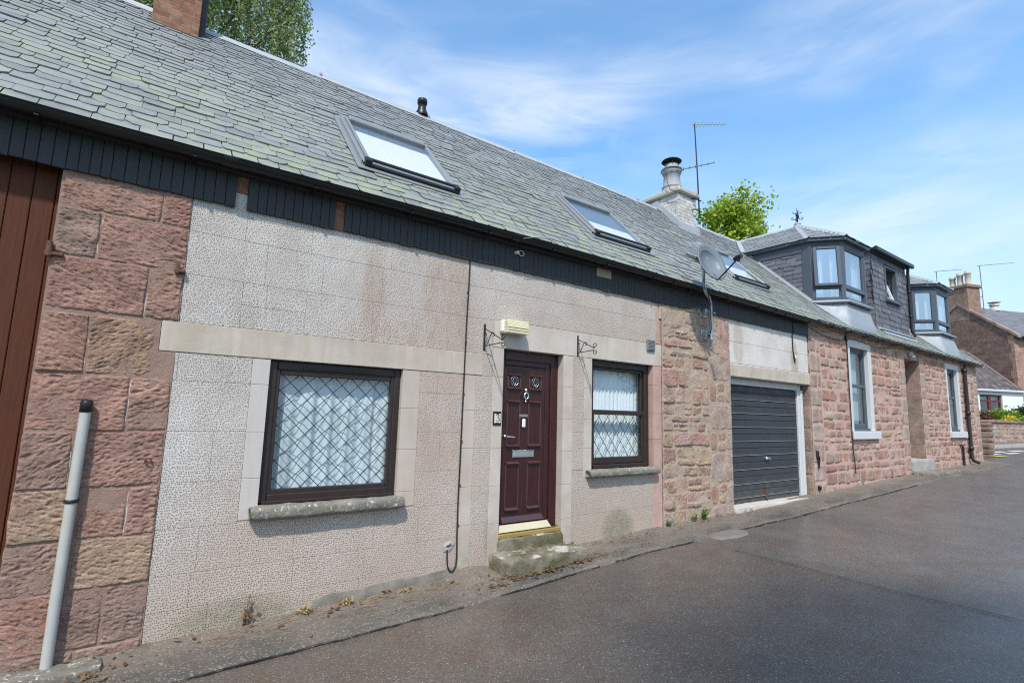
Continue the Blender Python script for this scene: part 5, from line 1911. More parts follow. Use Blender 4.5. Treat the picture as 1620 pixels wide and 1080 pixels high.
# ------------------------------------------------------------------ things fixed to the walls
# bulkhead lamp over the door
t = thing('wall_lamp', (3.45, 0, 2.52), 'cream ribbed bulkhead lamp on white base above the front door', 'wall lamp')
mb = MB(); mb.box(3.285, 3.625, -.075, 0, 2.505, 2.655, .02); mb.build('lamp_base', M['white_plastic'], t)
mb = MB()
for k in range(5):
    z = 2.505 + k * .029
    mb.box(3.305, 3.605, -.150 + .006 * abs(k - 2), -.07, z, z + .0288, .005)
mb.build('diffuser', M['cream_plastic'], t)


def bracket(x, z0, z1, L, label):
    t = thing('hanging_bracket', (x, 0, z0), label, 'bracket', 'wrought iron basket brackets beside the door')
    mb = MB()
    mb.box(x - .012, x + .012, -.010, 0, z0, z1, .003)
    for zz in (z0 + .03, z1 - .03): mb.lathe([(0, .006), (.006, .004), (.006, -.004), (0, -.006)], (x, -.012, zz), 8)
    mb.build('back_plate', M['black_iron'], t)
    mb = MB()
    r = .0055
    zb = z0 + .045
    mb.tube([(x, -.006, z1 - .05), (x, -L * .9, zb + .035)], r, 6)
    mb.tube([(x, -.006, zb), (x, -L * .86, zb + .012)], r, 6)
    H = z1 - z0
    mb.tube([(x, -.05, zb + .004), (x, -L * .32, zb + H * .38), (x, -L * .40, zb + H * .47), (x, -L * .50, zb + H * .42), (x, -L * .49, zb + H * .32), (x, -L * .42, zb + H * .32)], r * .9, 6)
    for s in (-1, 1):
        c = Vector((x, -L * .93, zb + .03 + s * .020))
        pts = [(x, -L * .84, zb + .018 + (.02 if s > 0 else -.005))] + [(x, c.y + .030 * math.cos(a), c.z + s * .02 + .024 * math.sin(a) * s) for a in [math.pi * 1.1 - k * .55 for k in range(9)]]
        mb.tube(pts, r * .9, 6)
        mb.tube([(x, -.012, z0 + H * (.62 if s > 0 else .26)), (x, -.035, z0 + H * (.64 if s > 0 else .30)), (x, -.045, z0 + H * (.58 if s > 0 else .24)), (x, -.03, z0 + H * (.55 if s > 0 else .22))], r * .8, 6)
    mb.build('scroll_arm', M['black_iron'], t)


bracket(3.09, 2.29, 2.585, .40, 'black iron scroll bracket on the wall left of the ribbed lamp')
bracket(4.50, 2.345, 2.61, .33, 'black iron scroll bracket on the wall between front door and sash window')

# house number plate, black surround, pale ground, figure 3
t = thing('number_plate', (3.293, 0, 1.55), 'small house number plate reading 3 beside the front door', 'sign')
mb = MB(); mb.box(3.237, 3.349, -.014, 0, 1.475, 1.625, .012); mb.build('surround', M['black_gloss'], t)
mb = MB(); mb.box(3.251, 3.335, -.0165, -.013, 1.499, 1.601, .001); mb.build('face', M['number_ground'], t)
mb = MB(); mb.box(3.272, 3.314, -.0172, -.0155, 1.597, 1.606, 0); mb.box(3.272, 3.314, -.0172, -.0155, 1.494, 1.503, 0); mb.build('notch', M['black_gloss'], t)
mb = MB()
cx = 3.293
up = [(cx - .021, 1.576)] + [(cx + .001 + .020 * math.cos(a), 1.571 + .0185 * math.sin(a)) for a in [math.pi * .80 - k * .33 for k in range(9)]] + [(cx - .006, 1.553)]
lo = [(cx - .006, 1.553)] + [(cx - .001 + .025 * math.cos(a), 1.530 + .0235 * math.sin(a)) for a in [math.pi * .50 - k * .34 for k in range(11)]] + [(cx - .024, 1.521)]
for pl, rr in ((up, [.0036] + [.0022 + .0028 * math.sin(k / 10 * math.pi) for k in range(9)] + [.002]), (lo, [.002] + [.0022 + .0036 * math.sin(min(1, k / 9) * math.pi) for k in range(11)] + [.0045])):
    mb.tube([(a, -.0165, b) for a, b in pl], rr, 8)
mb.M = None
mb.v = [(3.293 + (p[0] - 3.293) * .95, p[1], 1.55 + (p[2] - 1.541) * .90) for p in mb.v]
mb.build('numeral', M['black_gloss'], t)

# black cable down the render ending in a loop and a hole patched with cement
mb = MB()
pts = [(2.862, -.012, 3.27), (2.858, -.012, 3.0), (2.850, -.010, 2.6), (2.846, -.012, 2.2), (2.842, -.010, 1.6), (2.838, -.012, 1.1), (2.834, -.012, .7), (2.836, -.014, .35), (2.842, -.018, .15), (2.832, -.02, .06), (2.80, -.022, .015), (2.765, -.022, .02), (2.738, -.02, .07), (2.731, -.016, .14), (2.733, -.008, .23)]
mb.tube(pts, .0075, 8)
for z in (2.9, 2.35, 1.8, 1.3, .85, .45): mb.box(2.832 + .01 * z / 3, 2.858 + .008 * z / 3, -.016, 0, z, z + .010, .002)
o = mb.build('cable', M['black_iron']); tag(o, 'long black cable hanging down the pecked render to a low loop', 'cable')
mb = MB()
ring = []
for k in range(26):
    a = 2 * math.pi * k / 26
    r = 1 + .3 * nz(math.cos(a), math.sin(a), 1, 2.2)
    ring.append((2.745 + .065 * r * math.cos(a), .255 + .055 * r * math.sin(a)))
vs = [(x, -.003, z) for x, z in ring] + [(2.745 + (x - 2.745) * .5, -.014 + .005 * nz(x, z, 1, 30), .255 + (z - .255) * .5) for x, z in ring] + [(2.745, -.012, .255)]
mb.add(vs, [(k, (k + 1) % 26, 26 + (k + 1) % 26, 26 + k) for k in range(26)] + [(26 + k, 26 + (k + 1) % 26, 52) for k in range(26)])
o = mb.build('mortar_patch', M['cement'], cot)
mb = MB(); mb.tube([(2.72, -.016, .262), (2.75, -.02, .268), (2.772, -.016, .285)], .006, 6); mb.build('cable_gap', M['black_iron'], cot)

# short cable hanging on the pale panel over the garage
mb = MB()
mb.tube([(10.05, -.034, 3.50), (10.05, -.036, 3.27), (10.05, -.012, 3.22), (10.06, -.012, 2.95), (10.09, -.012, 2.78), (10.12, -.014, 2.70)], .010, 6)
mb.tube([(10.05, -.012, 3.15), (10.07, -.014, 2.9), (10.10, -.016, 2.82), (10.14, -.014, 2.80)], .006, 6)
o = mb.build('cable', M['black_iron']); tag(o, 'short black cable dangling on the pale panel above the garage door', 'cable')
mb = MB(); mb.box(10.115, 10.165, -.03, 0, 2.79, 2.85, .008)
o = mb.build('cable_box', M['white_plastic']); tag(o, 'tiny white cable box at the end of the dangling garage cable', 'cable box')

# cable down the sandstone front, and the wire strung under its gutter
mb = MB()
mb.tube([(12.40, -.03, 3.50), (12.40, -.04, 3.2), (12.405, -.035, 2.6), (12.41, -.035, 2.0), (12.40, -.04, 1.4), (12.405, -.045, 1.0), (12.44, -.05, .70), (12.46, -.045, .55)], .011, 6)
mb.box(12.36, 12.44, -.06, 0, 3.36, 3.46, .01)
o = mb.build('cable', M['dark_pipe']); tag(o, 'thin dark cable running down the sandstone beside the first tall window', 'cable')
mb = MB()
pts = []
for k in range(41):
    x = 10.75 + k * .105
    pts.append((x, -.03, 3.46 - .12 * abs(math.sin((x - 10.75) * 1.45)) ** 1.0 * (1 if x < 12.3 else .55)))
mb.tube(pts, .006, 5)
o = mb.build('loose_wire', M['dark_pipe']); tag(o, 'dark wire sagging under the gutter of the sandstone cottage', 'wire')

# vents and small fittings
mb = MB()
mb.box(4.795, 5.065, -.045, -.028, 3.435, 3.595, .004)
for k in range(9): mb.box(4.812, 5.048, -.048, -.044, 3.448 + k * .0155, 3.456 + k * .0155, .001)
o = mb.build('vent_grille', M['tan_plastic']); tag(o, 'tan vent grille set in the black eaves boards', 'vent')
mb = MB()
mb.box(5.825, 5.99, -.03, 0, 2.545, 2.705, .006)
for k in range(7): mb.box(5.838, 5.978, -.036, -.029, 2.558 + k * .020, 2.570 + k * .020, .002)
o = mb.build('vent_grille', M['grey_plastic']); tag(o, 'grey louvred vent beside the upper right corner of the sash window', 'vent')
mb = MB(); mb.box(12.80, 12.90, -.03, 0.01, .30, .50, .004)
for k in range(5): mb.box(12.81, 12.89, -.036, -.029, .325 + k * .034, .342 + k * .034, .002)
o = mb.build('vent_grille', M['grey_plastic']); tag(o, 'small grey vent low in the sandstone under the first tall window', 'vent')
t = thing('wall_hook', (3.50, -.03, 3.47), 'small bright hook with wire loop on the black eaves boards', 'hook')
mb = MB(); mb.tube([(3.47, -.03, 3.475), (3.47, -.075, 3.472)], [.024, .018], 10); mb.build('boss', M['white_plastic'], t)
mb = MB(); mb.tube([(3.485 + .045 + .038 * math.cos(a), -.055, 3.475 + .030 * math.sin(a)) for a in [2 * math.pi * k / 14 for k in range(15)]], .005, 6); mb.build('loop', M['chrome'], t)
mb = MB(); mb.box(4.955, 5.055, -.036, -.006, 3.258, 3.31, .004)
mb.build('board_end', M['black_timber'], cot)

# grey conduit on the stone pier
t = thing('conduit_pipe', (-.25, -.06, -.2), 'grey plastic pipe with dark cap standing against the red stone pier', 'pipe')
mb = MB(); mb.tube([(-.275, -.066, -.20), (-.272, -.062, .3), (-.262, -.058, .97), (-.252, -.056, 1.555)], .033, 16); mb.build('pipe', M['pipe_grey'], t)
mb = MB(); mb.lathe([(0, .085), (.030, .082), (.037, .07), (.037, 0), (.033, 0)], (-.252, -.056, 1.535), 16); mb.build('cap', M['gutter_black'], t)
mb = MB(); mb.lathe([(.034, -.012), (.040, -.010), (.040, .010), (.034, .012)], (-.263, -.058, .93), 16); mb.box(-.305, -.222, -.060, 0, .922, .938, .003); mb.build('clip', M['black_iron'], t)

# iron hinge pins left in the pier
for (x, z, lab, s) in ((-.555, 2.63, 'rusty hinge pin at the left edge of the stone pier beside the boarded door', 1), (.20, 2.645, 'small rusty pin at the right edge of the stone pier beside the render', .7)):
    mb = MB()
    mb.box(x - .045 * s, x + .06 * s, -.045, .01, z - .012, z + .012, .004)
    mb.tube([(x - .02 * s, -.032, z - .02), (x - .02 * s, -.032, z + .085 * s)], [.022 * s, .017 * s], 10)
    o = mb.build('hinge_pin', M['rust_iron']); tag(o, lab, 'hinge pin', 'old iron hinge pins in the stone')
mb = MB()
mb.tube([(.13, .0, 1.19), (.13, -.03, 1.19)], .008, 8)
mb.tube([(.145 + .020 * math.cos(a), -.03, 1.185 + .020 * math.sin(a)) for a in [2 * math.pi * k / 14 for k in range(15)]], .006, 6)
o = mb.build('wall_ring', M['rust_iron']); tag(o, 'little iron ring fixed in the stone pier right of the grey pipe', 'ring')
for z, lab in ((.90, 'black iron hinge strap in the sandstone beside the garage'), (.33, 'black iron pin low beside the garage door')):
    mb = MB()
    mb.box(10.78, 10.85, -.05, .01, z, z + (.16 if z > .5 else .07), .012)
    mb.tube([(10.81, -.05, z + .05), (10.83, -.04, z - (.18 if z > .5 else .02))], [.028, .012], 8)
    o = mb.build('hinge_pin', M['black_iron']); tag(o, lab, 'hinge pin', 'old iron hinge pins in the stone')

# squared stone lying at the foot of the pier
o = block(-.72, .03, -.24, .0, -.42, -.125, M['sill_stone'], 'kerb_stone', None, .016, seed=31)
tag(o, 'long worn pale stone lying at the foot of the pier', 'stone')

# satellite dish on a cranked pole
t = thing('satellite_dish', (7.2, -.10, 2.9), 'grey satellite dish on a cranked galvanised pole above the rubble wall', 'satellite dish')
mb = MB()
mb.tube([(7.22, -.13, 2.83), (7.22, -.13, 3.36), (7.20, -.14, 3.42), (7.10, -.18, 3.48), (6.92, -.25, 3.50), (6.83, -.285, 3.54), (6.81, -.29, 3.60), (6.80, -.29, 4.02)], .024, 12)
mb.build('pole', M['galvanised'], t)
for z in (2.92, 3.27):
    mb = MB()
    mb.box(7.10, 7.25, -.03, 0, z - .065, z + .075, .004)
    mb.box(7.13, 7.22, -.10, -.03, z - .04, z + .05, .004)
    mb.tube([(7.15, -.12, z), (7.31, -.15, z - .01)], .010, 6); mb.tube([(7.22, -.155, z - .02), (7.22, -.185, z - .02)], .012, 6)
    mb.build('wall_clamp', M['galvanised'], t)
nrm = Vector((-.15, -.95, .34)).normalized()
cD = Vector((6.76, -.47, 3.93))
sx = Vector((0, 0, 1)).cross(nrm).normalized(); sy = nrm.cross(sx).normalized()
if sx.x < 0: sx = -sx; sy = sx.cross(nrm); sy = sy if sy.z > 0 else -sy


def dsh(r, a, d=0):
    # offset egg shaped reflector, a little narrower at the foot
    e = 1 - .10 * math.sin(a)
    return cD + sx * (r * .265 * math.cos(a) * (e if math.sin(a) < 0 else 1)) + sy * (r * .315 * math.sin(a)) + nrm * (-.075 * (1 - r * r) + d)


mb = MB()
vs, fs = [dsh(0, 0)], []
NR, NA = 8, 40
for i in range(1, NR + 1):
    for k in range(NA): vs.append(dsh(i / NR, 2 * math.pi * k / NA))
for k in range(NA):
    fs.append((0, 1 + k, 1 + (k + 1) % NA))
for i in range(NR - 1):
    for k in range(NA):
        k2 = (k + 1) % NA
        fs.append((1 + i * NA + k, 1 + (i + 1) * NA + k, 1 + (i + 1) * NA + k2, 1 + i * NA + k2))
o_ = len(vs)
for k in range(NA): vs.append(dsh(1.02, 2 * math.pi * k / NA, -.018))
for k in range(NA):
    k2 = (k + 1) % NA
    fs.append((1 + (NR - 1) * NA + k, o_ + k, o_ + k2, 1 + (NR - 1) * NA + k2))
vs.append(dsh(0, 0, -.012)); fs += [(o_ + k, len(vs) - 1, o_ + (k + 1) % NA) for k in range(NA)]
mb.add(vs, fs, smooth=True)
mb.build('reflector', M['dish_grey'], t)
foot = dsh(1.0, -math.pi / 2)
lnb = cD + nrm * .40 - sy * .20
mb = MB(); mb.tube([foot + nrm * .01, foot.lerp(lnb, .5) - sy * .015, lnb - sy * .02], .011, 8)
mb.tube([foot + nrm * -.02, cD - nrm * .10 - sy * .06, cD - nrm * .11 + sy * .08], .016, 8); mb.build('feed_arm', M['black_iron'], t)
mb = MB(); mb.tube([lnb - sy * .02 + nrm * .06, lnb - nrm * .0, lnb - nrm * .06], [.034, .034, .024], 12); mb.tube([lnb - sy * .0, lnb - sy * .06], .026, 8); mb.build('feed_head', M['gutter_black'], t)
mb = MB(); bk = cD - nrm * .12
mb.box(6.76, 6.84, -.38, -.27, 3.84, 4.02, .01)
mb.tube([Vector((6.80, -.33, 3.96)), bk - sx * .12 + sy * .06, bk - sx * .36 + sy * .16], [.03, .035, .035], 6)
mb.build('yoke', M['galvanised'], t)
mb = MB(); mb.tube([(6.78, -.34, 3.98), (6.72, -.36, 3.85), (6.73, -.34, 3.66), (6.78, -.315, 3.55), (7.0, -.25, 3.475), (7.16, -.16, 3.40), (7.19, -.155, 3.0), (7.19, -.10, 2.85)], .006, 6); mb.build('cable', M['black_iron'], t)

# mast aerial strapped to the white chimney, and the low aerial on its pot
def yagi(mb, p, d, L, n, e0, e1, r=.006, vert=False):
    p, d = Vector(p), Vector(d).normalized()
    mb.tube([p - d * .12, p + d * L], r * 1.6, 6)
    s = Vector((0, 0, 1)) if vert else d.cross(Vector((0, 0, 1))).normalized()
    for k in range(n):
        q = p + d * (L * k / (n - 1))
        h = e0 + (e1 - e0) * k / (n - 1)
        mb.tube([q - s * h, q + s * h], r, 5)


t = thing('tv_aerial', (10.14, 2.02, 6.3), 'tall thin mast aerial strapped to the white chimney', 'aerial', 'television aerials on the chimneys')
mb = MB(); mb.tube([(10.155, 2.0, 6.20), (10.10, 2.0, 7.3), (10.03, 2.0, 8.46)], [.018, .016, .013], 8); mb.build('mast', M['dark_pipe'], t)
mb = MB(); yagi(mb, (10.03, 2.0, 8.44), (.80, -.60, .03), .72, 10, .12, .07, .0045); mb.tube([(10.06, 1.93, 8.36), (10.12, 1.93, 8.52)], .01, 6); mb.build('aerial_head', M['pipe_grey'], t)
mb = MB()
for z in (6.32, 6.58): mb.box(9.93, 10.20, 1.965, 1.99, z, z + .022, .004); mb.box(9.93, 9.95, 1.965, 2.05, z, z + .022, .004)
mb.build('strap', M['black_iron'], t)
t = thing('tv_aerial', (9.5, 2.4, 6.75), 'small low aerial lashed to the tall white chimney pot', 'aerial', 'television aerials on the chimneys')
mb = MB(); yagi(mb, (9.30, 2.28, 7.12), (.45, -.55, .10), 1.05, 9, .10, .06, .007)
mb.build('aerial_head', M['grey_plastic'], t)
mb = MB()
mb.tube([(9.32, 2.26, 7.10), (9.30, 2.24, 6.9), (9.33, 2.18, 6.70), (9.37, 2.0, 6.58), (9.44, 1.97, 6.55)], .008, 6)
mb.tube([(9.82 + .24 * math.cos(a), 2.5 + .24 * math.sin(a), 7.41) for a in [2 * math.pi * k / 20 for k in range(21)]], .010, 6)
mb.build('lashing', M['black_iron'], t)

# iron downpipe and stub on the sandstone cottage
t = thing('downpipe', (20.66, -.08, .5), 'black iron downpipe at the far end of the sandstone front', 'downpipe')
mb = MB()
mb.tube([(20.66, -.14, 3.50), (20.66, -.10, 3.36), (20.66, -.085, 3.2), (20.66, -.085, .66), (20.68, -.12, .58), (20.74, -.24, .53)], .050, 12)
for z in (3.30, 2.0, .95): mb.lathe([(.051, -.05), (.066, -.05), (.066, .05), (.051, .05)], (20.66, -.085, z), 12)
mb.build('pipe', M['dark_pipe'], t)
mb = MB()
for z in (1.85, .85): mb.box(20.56, 20.76, -.06, 0, z, z + .04, .006)
mb.build('bracket', M['black_iron'], t)
mb = MB(); mb.tube([(19.86, .0, 1.04), (19.90, -.05, 1.04), (19.95, -.06, 1.0), (19.96, -.06, .45)], .030, 8)
o = mb.build('stub_pipe', M['dark_pipe']); tag(o, 'short black stub pipe low on the sandstone beside the downpipe', 'pipe')
mb = MB(); mb.box(16.18, 16.40, -.06, 0, 3.36, 3.50, .012); mb.box(16.22, 16.36, -.10, -.05, 3.33, 3.40, .012)
o = mb.build('wall_lamp', M['pipe_grey']); tag(o, 'small grey fitting above the recessed sandstone doorway', 'wall lamp')

# ------------------------------------------------------------------ far end of the lane
o = None
mb = MB()
# rough wall stub running back from beside the cottage corner
zw = lambda x, y: 1.62
yb0 = .05
for k in range(2):
    pass
z = .35
k = 0
while z < 1.72:
    h = RD.uniform(.14, .24)
    zt = min(z + h, 1.74)
    y = .24
    while y < 4.2:
        L = RD.uniform(.28, .5)
        block(24.70 + RD.uniform(-.015, .015), 25.02 + RD.uniform(-.015, .015), y + .006, y + L - .006, z + .005, zt - .005, None, '', None, .020, res=.05, seed=k, into=mb, c=vary((.215, .18, .15), .22))
        y += L
        k += 1
    z = zt
mb.box(24.73, 24.99, .29, 4.2, .3, 1.68, c=(.12, .10, .09))
o = mb.build('stone_wall', M['sandstone']); tag(o, 'rough dark rubble wall end just past the cottage corner', 'wall')

# pavement and kerb across the street
mb = MB()
for k in range(36):
    a, b = -20 + k * 1.2, -20 + (k + 1) * 1.2 - .012
    p = [far(a, -3.75), far(b, -3.75), far(b, -3.55), far(a, -3.55)]
    zz = G(p[0][0])
    vs = [(q[0], q[1], zz - .1) for q in p] + [(q[0], q[1], G(q[0]) + .11) for q in p]
    mb.add(vs, [(4, 5, 6, 7), (0, 1, 5, 4), (1, 2, 6, 5), (2, 3, 7, 6), (3, 0, 4, 7)], c=(1, 1, 1))
o = mb.build('kerb', M['cement']); o['kind'] = 'structure'
mb = MB()
n1 = 40
vs = []
for i in range(n1 + 1):
    a = -20 + i * 43 / n1
    for e2 in (-3.55, -2.75):
        q = far(a, e2); vs.append((q[0], q[1], G(q[0]) + .105))
mb.add(vs, [(2 * i, 2 * i + 2, 2 * i + 3, 2 * i + 1) for i in range(n1)])
o = mb.build('pavement', M['worn_path']); o['kind'] = 'structure'

FM = Matrix.Identity(4)
FM.col[0][:3] = E1; FM.col[1][:3] = E2; FM.col[3][:3] = (FC.x, FC.y, 0)
GF = 1.12
# low garden wall of rubble with cope stones
mb = MB()
x = -14.0
zt0 = GF + .66
tmpw = MB()
cols_ = [(.33, .28, .25), (.27, .235, .21), (.36, .325, .29), (.24, .21, .19)]
z = GF - .25
while z < zt0:
    h = RD.uniform(.13, .22); zt = min(z + h, zt0)
    x = -14
    while x < 10:
        w = RD.uniform(.25, .6)
        tmp = MB(); stone(tmp, x + .01, x + w - .01, z + .006, zt - .006, vary(RD.choice(cols_), .15), .06, y=0, depth=.03, tool=.01, rag=.02, edge=.04, ridge=False)
        if tmp.f: tmpw.add([FM @ Vector((p[0], p[1] - 2.70, p[2])) for p in tmp.v], tmp.f, c=tmp.c[0], smooth=True)
        x += w
    z = zt
tmpw.M = FM
tmpw.box(-14, 10, -2.69, -2.30, GF - .4, zt0 - .01, c=(.36, .31, .27))
x = -14
while x < 10:
    w = RD.uniform(.3, .6)
    tmpw.box(x + .008, x + w - .008, -2.76, -2.24, zt0 - .005, zt0 + RD.uniform(.09, .14), .03, c=vary((.22, .15, .13), .2))
    x += w
o = tmpw.build('garden_wall', M['sandstone']); tag(o, 'low rubble garden wall across the street with cope stones', 'wall')
mb = MB(); mb.M = FM
mb.quad((-14, -2.31, GF + .35), (10, -2.31, GF + .35), (10, .0, GF + .45), (-14, .0, GF + .45))
o = mb.build('garden_soil', M['grass_ground']); o['kind'] = 'structure'

fh = thing('gabled_house', far(3, 3, GF), 'tall red stone house with gable chimney across the street', 'house')
mb = MB(); mb.M = FM
ZE, ZA, DW, DL = 6.45, 8.45, 5.2, 13
gp = [(0, GF - .5), (DW, GF - .5), (DW, ZE), (DW / 2, ZA), (0, ZE)]
n = len(gp)
mb.add([(0, a, b) for a, b in gp] + [(DL, a, b) for a, b in gp], [tuple(range(n))[::-1], tuple(range(n, 2 * n)), (0, 1, 6, 5), (0, 5, 9, 4), (1, 2, 7, 6)])
mb.build('wall', M['block_rubble'], fh)
mb = MB(); mb.M = FM
x0 = -.006
for k in range(12):
    a = GF - .2 + k * .46
    if a + .45 > ZE: break
    w = (.55, .34)[k % 2]; w2 = (.34, .55)[k % 2]
    mb.box(-.008, w, -.008, .02, a + .004, a + .452, .004, c=vary((.38, .26, .215), .08)); mb.box(-.008, .02, .022, w2 * .5, a + .004, a + .452, .004, c=vary((.36, .22, .17), .08))
mb.box(.35, DL, -.006, .02, GF - .2, ZE, c=(.36, .245, .20))
mb.build('quoin', M['sandstone'], fh)
mb = MB(); mb.M = FM
for (ya, za, yb, zb) in ((-.22, ZE - .14, DW / 2, ZA + .06), (DW + .22, ZE - .14, DW / 2, ZA + .06)):
    mb.add([(.16, ya, za), (DL, ya, za), (DL, yb, zb), (.16, yb, zb), (.16, ya, za - .09), (DL, ya, za - .09), (DL, yb, zb - .09), (.16, yb, zb - .09)], [(0, 1, 2, 3), (0, 4, 5, 1), (0, 3, 7, 4), (1, 5, 6, 2), (4, 7, 6, 5)])
rf = mb.build('roof', M['far_slate'], fh)
mb = MB(); mb.M = FM
for (ya, za, yb, zb) in ((-.24, ZE - .16, DW / 2, ZA + .05), (DW + .24, ZE - .16, DW / 2, ZA + .05)):
    N = 12
    for k in range(N):
        t0, t1 = k / N, (k + .96) / N
        q0 = (ya + (yb - ya) * t0, za + (zb - za) * t0); q1 = (ya + (yb - ya) * t1, za + (zb - za) * t1)
        mb.add([(-.07, q0[0], q0[1]), (.20, q0[0], q0[1]), (.20, q1[0], q1[1]), (-.07, q1[0], q1[1])] + [(-.07, q0[0], q0[1] + .15), (.20, q0[0], q0[1] + .15), (.20, q1[0], q1[1] + .15), (-.07, q1[0], q1[1] + .15)], [(3, 2, 1, 0), (4, 5, 6, 7), (0, 1, 5, 4), (1, 2, 6, 5), (2, 3, 7, 6), (3, 0, 4, 7)], c=vary((.30, .23, .19), .35))
mb.build('coping', M['sandstone'], rf)
mb = MB(); mb.M = FM
mb.tube([(.2, -.28, ZE - .16), (DL, -.28, ZE - .16)], .07, 8); mb.build('gutter', M['gutter_black'], fh)
mb = MB(); mb.M = FM
mb.box(.0 - .01, .95, 2.0, 3.30, 7.6, 9.50, .01, c=(.25, .18, .14))
cs = mb.build('chimney', M['sandstone'], fh)
mb = MB(); mb.M = FM
mb.box(-.09, 1.04, 1.92, 3.38, 9.50, 9.62, .02, c=(.20, .15, .12)); mb.box(-.05, 1.0, 1.96, 3.34, 9.62, 9.70, .02, c=(.24, .18, .14)); mb.build('chimney_cap', M['sandstone'], cs)
for y, h in ((2.20, .84), (2.62, .80), (3.04, .66)):
    mb = MB(); q = FM @ Vector((.42, y, 9.68))
    mb.lathe([(.17, 0), (.18, .05), (.15, .09), (.14, h * .75), (.18, h * .8), (.18, h * .88), (.155, h * .9), (.165, h), (.12, h), (.11, .3)], q, 16)
    mb.build('chimney_pot', M['pot_clay'], cs)
mb = MB(); q = FM @ Vector((2.9, DW / 2, ZA - .05))
mb.lathe([(.24, 0), (.24, .22), (.19, .24), (.19, .30), (.24, .33), (.24, .42), (.0, .42)], q, 14); mb.lathe([(.0, .62), (.30, .55), (.31, .52), (.0, .52)], q, 14)
mb.build('roof_vent', M['pale_cement'], fh)
for (e1, e2, h, L, lab) in ((1.15, 2.0, 2.75, 1.9, 'mast aerial on the right of the far chimney'), (.5, 3.95, 2.85, 1.5, 'mast aerial standing left of the far chimney')):
    b0 = FM @ Vector((e1, e2, 8.1)); 
    t = thing('tv_aerial', b0, lab, 'aerial', 'television aerials on the chimneys')
    mb = MB(); mb.tube([b0, b0 + Vector((-.1, .0, h))], .022, 6); mb.build('mast', M['grey_plastic'], t)
    mb = MB(); yagi(mb, b0 + Vector((-.1, 0, h)), (.75, -.62, .10), L, 9, .16, .10, .007); mb.build('aerial_head', M['grey_plastic'], t)
    if e1 > .9:
        mb = MB()
        for zz in (.25, .9): q = b0 + Vector((0, 0, zz)); mb.tube([q, q - E1 * .15], .02, 6)
        mb.build('strap', M['grey_plastic'], t)

# white lean-to with brown window
ex = thing('white_extension', far(-2, 1, GF), 'low white rendered extension with brown window and slate roof', 'house')
mb = MB(); mb.M = FM
H0, H1, EL = 3.55, 5.75, -5.5
# front wall with a window opening
wx0_, wx1_, wz0_, wz1_ = -2.85, -1.30, 2.25, 3.22
mb.box(EL, wx0_, -.05, .25, GF - .4, H0, .0); mb.box(wx1_, .16, -.05, .25, GF - .4, H0, .0)
mb.box(wx0_, wx1_, -.05, .25, GF - .4, wz0_); mb.box(wx0_, wx1_, -.05, .25, wz1_, H0)
mb.add([(EL, .25, GF - .4), (EL, 2.6, GF - .4), (EL, 2.6, H1), (EL, .25, H0)], [(0, 3, 2, 1)])
mb.box(EL, .0, 1.2, 1.25, GF, H0)
mb.build('wall', M['white_wash'], ex)
mb = MB(); mb.M = FM
a = (H1 - H0) / 2.35
mb.add([(EL - .1, -.16, H0 - .02), (.22, -.16, H0 - .02), (-.0, 2.4, H0 - .02 + 2.56 * a), (EL - .1, 2.4, H0 - .02 + 2.56 * a), (EL - .1, -.16, H0 - .10), (.22, -.16, H0 - .10), (.0, 2.4, H0 - .10 + 2.56 * a), (EL - .1, 2.4, H0 - .10 + 2.56 * a)], [(0, 1, 2, 3), (0, 4, 5, 1), (1, 5, 6, 2)])
rf = mb.build('roof', M['old_slate'], ex)
mb = MB(); mb.M = FM
mb.add([(-.14, .0, H0 + .12), (.0 - .012, .0, H0 + .16), (-.012, 2.2, H0 + .16 + 2.2 * a), (-.14, 2.2, H0 + .12 + 2.2 * a), (-.14, .0, H0 + .02), (-.14, 2.2, H0 + .02 + 2.2 * a)], [(0, 1, 2, 3), (0, 3, 5, 4)])
mb.build('skew', M['patch'], rf)
mb = MB(); mb.M = FM
mb.box(EL, .2, -.20, -.165, H0 - .16, H0 - .05, .01); mb.build('fascia', M['pale_paint'], ex)
mb = MB(); mb.M = FM
for a_, b_ in ((wx0_, wx0_ + .10), ((wx0_ + wx1_) / 2 - .09, (wx0_ + wx1_) / 2 + .09), (wx1_ - .10, wx1_)):
    mb.box(a_, b_, .02, .10, wz0_, wz1_, .008)
for a_, b_ in ((wz0_, wz0_ + .10), (wz1_ - .09, wz1_), (wz0_ + .62, wz0_ + .70)):
    mb.box(wx0_ + .10, (wx0_ + wx1_) / 2 - .09, .02, .10, a_, b_, .008); mb.box((wx0_ + wx1_) / 2 + .09, wx1_ - .10, .02, .10, a_, b_, .008)
w_ = mb.build('window', M['red_frame'], ex)
mb = MB(); mb.M = FM
mb.quad((wx0_ + .05, .06, wz0_ + .05), (wx1_ - .05, .06, wz0_ + .05), (wx1_ - .05, .06, wz1_ - .05), (wx0_ + .05, .06, wz1_ - .05)); mb.build('pane', M['dark_pane'], w_)
mb = MB(); mb.M = FM
mb.quad((wx0_, .2, wz1_ - .34), (wx1_, .2, wz1_ - .34), (wx1_, .2, wz1_), (wx0_, .2, wz1_)); mb.build('blind', M['white_curtain'], w_)


